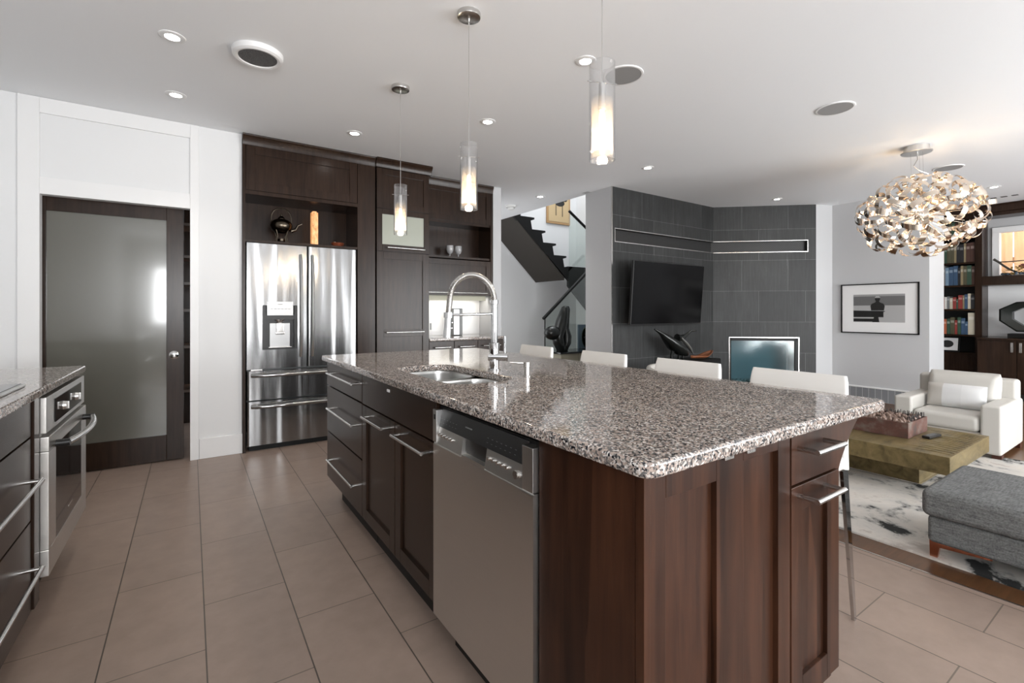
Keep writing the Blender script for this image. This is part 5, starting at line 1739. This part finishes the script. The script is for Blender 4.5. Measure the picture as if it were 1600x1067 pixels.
# fence outside the window
FN = thing('wooden_fence', 'sunlit wooden board fence outside the small window', 'fence', (11.2, 1.2, 0))
M['fence'] = wood('fence_wood', srgb(170, 126, 88), srgb(214, 172, 128), 0.7, (6, 6, 0.8))
for k in range(20):
    y = -1.2 + .16 * k
    mb = MB(); mb.box(11.2, 11.22, y, y + .145, 0.2, 2.95, .003); part(mb, 'board', M['fence'], FN)
mb = MB(); mb.box(11.221, 11.25, -1.2, 2.1, 0.6, 0.7); mb.box(11.221, 11.25, -1.2, 2.1, 2.0, 2.1); part(mb, 'rail', M['fence'], FN)
mb = MB(); mb.box(9.9, 14, -4, 6, -.1, 0.0)
struct(mb, 'ground', mat('ground_soil', srgb(120, 112, 100), 0.9))
area('daylight_garden', (10.4, 1.1, 3.8), (0, R(-28), 0), 1.0, 3.0, 110, (1.0, 0.98, 0.94))

# ================================================================== HALL
# staircase: flight climbing to the left, seen over the hall
ST = thing('staircase', 'dark open-sided staircase climbing to the left in the hall', 'stairs', (4.9, 6.6, 0))
n0 = (5.325, 2.153)
run, rise = 0.2277, 0.194
noses = [(n0[0] - run * k, n0[1] + rise * k) for k in range(5)]
lowln = lambda x: 1.735 + (5.268 - x) * 0.946
prof = []
prof.append((5.37, lowln(5.37) + .10)); prof.append((5.37, 1.98))
for (x, z) in noses:
    prof += [(x - .045, z - rise + .0), (x - .075, z - .05), (x, z - .03), (x, z)]
xe, ze = noses[-1]
prof += [(4.235, ze), (4.235, lowln(4.235))]
mb = MB(); mb.prism(prof, 'y', 6.2, 6.245); part(mb, 'stringer', M['black_metal'], ST)
mb = MB()
mb.prism([(5.285, 1.74), (5.285, 1.78), (4.235, lowln(4.235) + .045), (4.235, lowln(4.235) + .005)], 'y', 6.205, 7.02)
part(mb, 'soffit', mat('dark_brown_soffit', srgb(42, 36, 29), 0.5), ST)
for (x, z) in noses:
    mb = MB(); mb.box(max(4.232, x - .28), x - .004, 6.246, 7.02, z - .035, z - .002, .003); part(mb, 'tread', M['black_metal'], ST)
mb = MB(); mb.prism([(5.372, 1.98), (6.34, 1.98), (6.34, 0.70), (5.846, 1.189), (5.372, 1.64)], 'y', 6.2, 6.245); part(mb, 'landing_side', M['black_glass'], ST)
mb = MB(); mb.box(5.372, 6.34, 6.246, 7.02, 1.93, 1.978); part(mb, 'landing', M['black_metal'], ST)
BL = thing('upper_handrail', 'black handrail with glass panel on the upper part of the staircase', 'handrail', (5.6, 6.18, 2.0))
mb = MB(); mb.tube([(5.368, 6.18, 2.926), (5.846, 6.18, 2.619), (6.3, 6.18, 2.33)], .024, 12); part(mb, 'rail', M['black_metal'], BL)
mb = MB(); mb.prism([(5.37, 1.985), (6.3, 1.985), (6.3, 2.32), (5.37, 2.915)], 'y', 6.175, 6.185); part(mb, 'glass_panel', M['rail_glass'], BL)
HR = thing('lower_handrail', 'black handrail rising to the right over a clear glass panel in the hall', 'handrail', (5.1, 5.9, 0))
mb = MB(); mb.tube([(4.593, 5.9, 1.089), (5.563, 5.9, 1.902), (5.95, 5.9, 2.226)], .026, 12); part(mb, 'rail', M['black_metal'], HR)
mb = MB(); mb.prism([(4.63, 0.001), (6.0, 0.001), (6.0, 2.26), (4.63, 1.11)], 'y', 5.896, 5.904); part(mb, 'glass_panel', M['rail_glass'], HR)
mb = MB(); mb.box(4.618, 4.63, 5.894, 5.906, 0.0, 1.105); part(mb, 'edge_strip', M['black_metal'], HR)
# picture at the top of the stairs
HP = thing('framed_picture', 'wood-framed print of a dark animal on the stair wall, cut by the ceiling', 'picture', (5.88, 7.09, 3.2))
mb = MB(); mb.box(5.59, 6.17, 7.07, 7.099, 2.89, 3.60, .004); part(mb, 'frame', mat('blond_wood_frame', srgb(176, 140, 96), 0.4), HP)
mb = MB(); mb.box(5.63, 6.13, 7.066, 7.072, 2.93, 3.56); part(mb, 'print', mat('tan_paper', srgb(196, 172, 132), 0.6), HP)
mb = MB(); mb.sphere((5.90, 7.066, 3.30), .1, 14, 1.25, .02, .7); mb.box(5.80, 5.815, 7.0635, 7.067, 3.05, 3.26); mb.box(5.96, 5.975, 7.0635, 7.067, 3.04, 3.26); mb.sphere((6.03, 7.066, 3.37), .045, 12, 1.3, .02, .8)
part(mb, 'animal_shape', M['print_black'], HP)
# console with sculpture
CN = thing('console_table', 'pale stone console with a black glass top in the hall', 'console', (4.85, 5.5, 0))
mb = MB(); mb.box(4.45, 4.78, 5.3, 5.7, 0, 0.585, .003); mb.box(4.785, 5.12, 5.3, 5.7, 0, 0.585, .003); part(mb, 'base', mat('pale_stone', srgb(150, 146, 128), 0.5), CN)
mb = MB(); mb.box(4.40, 5.6, 5.25, 5.75, 0.586, 0.612, .003); part(mb, 'top', M['black_glass'], CN)
HZ_ = 0.004
HS = thing('abstract_sculpture', 'dark bronze abstract sculpture with two upright lobes on the hall console', 'sculpture', (4.6, 5.5, 0.612))
y5 = 5.5
mb = MB(); mb.tube([(4.61, y5, .6135), (4.61, y5, .65), (4.57, y5, .74), (4.55, y5, .83), (4.59, y5, .93), (4.63, y5, 1.05), (4.67, y5, 1.17), (4.695, y5, 1.26), (4.70, y5, 1.285)], [.07, .08, .10, .10, .10, .10, .08, .058, .025], 18, True, False, .8); part(mb, 'tall_lobe', M['bronze'], HS, None, 60)
mb = MB(); mb.tube([(4.70, y5 + .02, .6135), (4.70, y5 + .02, .66), (4.725, y5 + .02, .73), (4.735, y5 + .02, .83), (4.72, y5 + .02, .95), (4.735, y5 + .02, 1.1), (4.765, y5 + .02, 1.24), (4.77, y5 + .02, 1.285)], [.06, .075, .095, .095, .065, .058, .045, .02], 16, True, False, .8); part(mb, 'side_lobe', M['bronze'], HS, None, 60)
mb = MB(); mb.sphere((4.455, y5, .885), .135, 20, 1.05, .8, .78); mb.sphere((4.37, y5, .85), .05, 12, 1, .8, .8); part(mb, 'bulb_lobe', M['bronze'], HS, None, 60)
# painting on the hall side wall
AB = thing('abstract_painting', 'blue-green abstract painting with a pale oval, beside the white pillar', 'painting', (5.36, 5.7, 0.6135))
mb = MB(); mb.box(5.14, 5.59, 5.69, 5.715, 0.6135, 0.992, .003); part(mb, 'canvas', mat('slate_blue_paint', srgb(70, 88, 98), 0.6), AB)
mb = MB()
mb.lathe([(0, 0), (.15, 0), (.15, .004)], (0, 0, 0), 28, False, .8, 1.15); mb.xform(Matrix.Translation((5.33, 5.69, 0.79)) @ Matrix.Rotation(R(90), 4, 'X')); part(mb, 'oval_shape', mat('pale_green_paint', srgb(126, 140, 104), 0.6), AB)
mb = MB()
for k in range(4):
    mb.tube([(5.26 + .02 * k, 5.6855, 0.84 - .03 * k), (5.33, 5.6855, 0.90 - .035 * k), (5.42, 5.6855, 0.86 - .025 * k)], .005, 6)
part(mb, 'line_marks', M['black_metal'], AB)
mb = MB(); mb.tube([(5.32, 5.62, .613), (5.32, 5.62, .68), (5.30, 5.62, .76), (5.24, 5.62, .775), (5.20, 5.62, .79)], [.05, .035, .04, .03, .012], 12)
solo(mb, 'small_figure', M['bronze'], 'small black figurine on the console beside the white pillar', 'figurine', (5.3, 5.62, .612), None, 60)
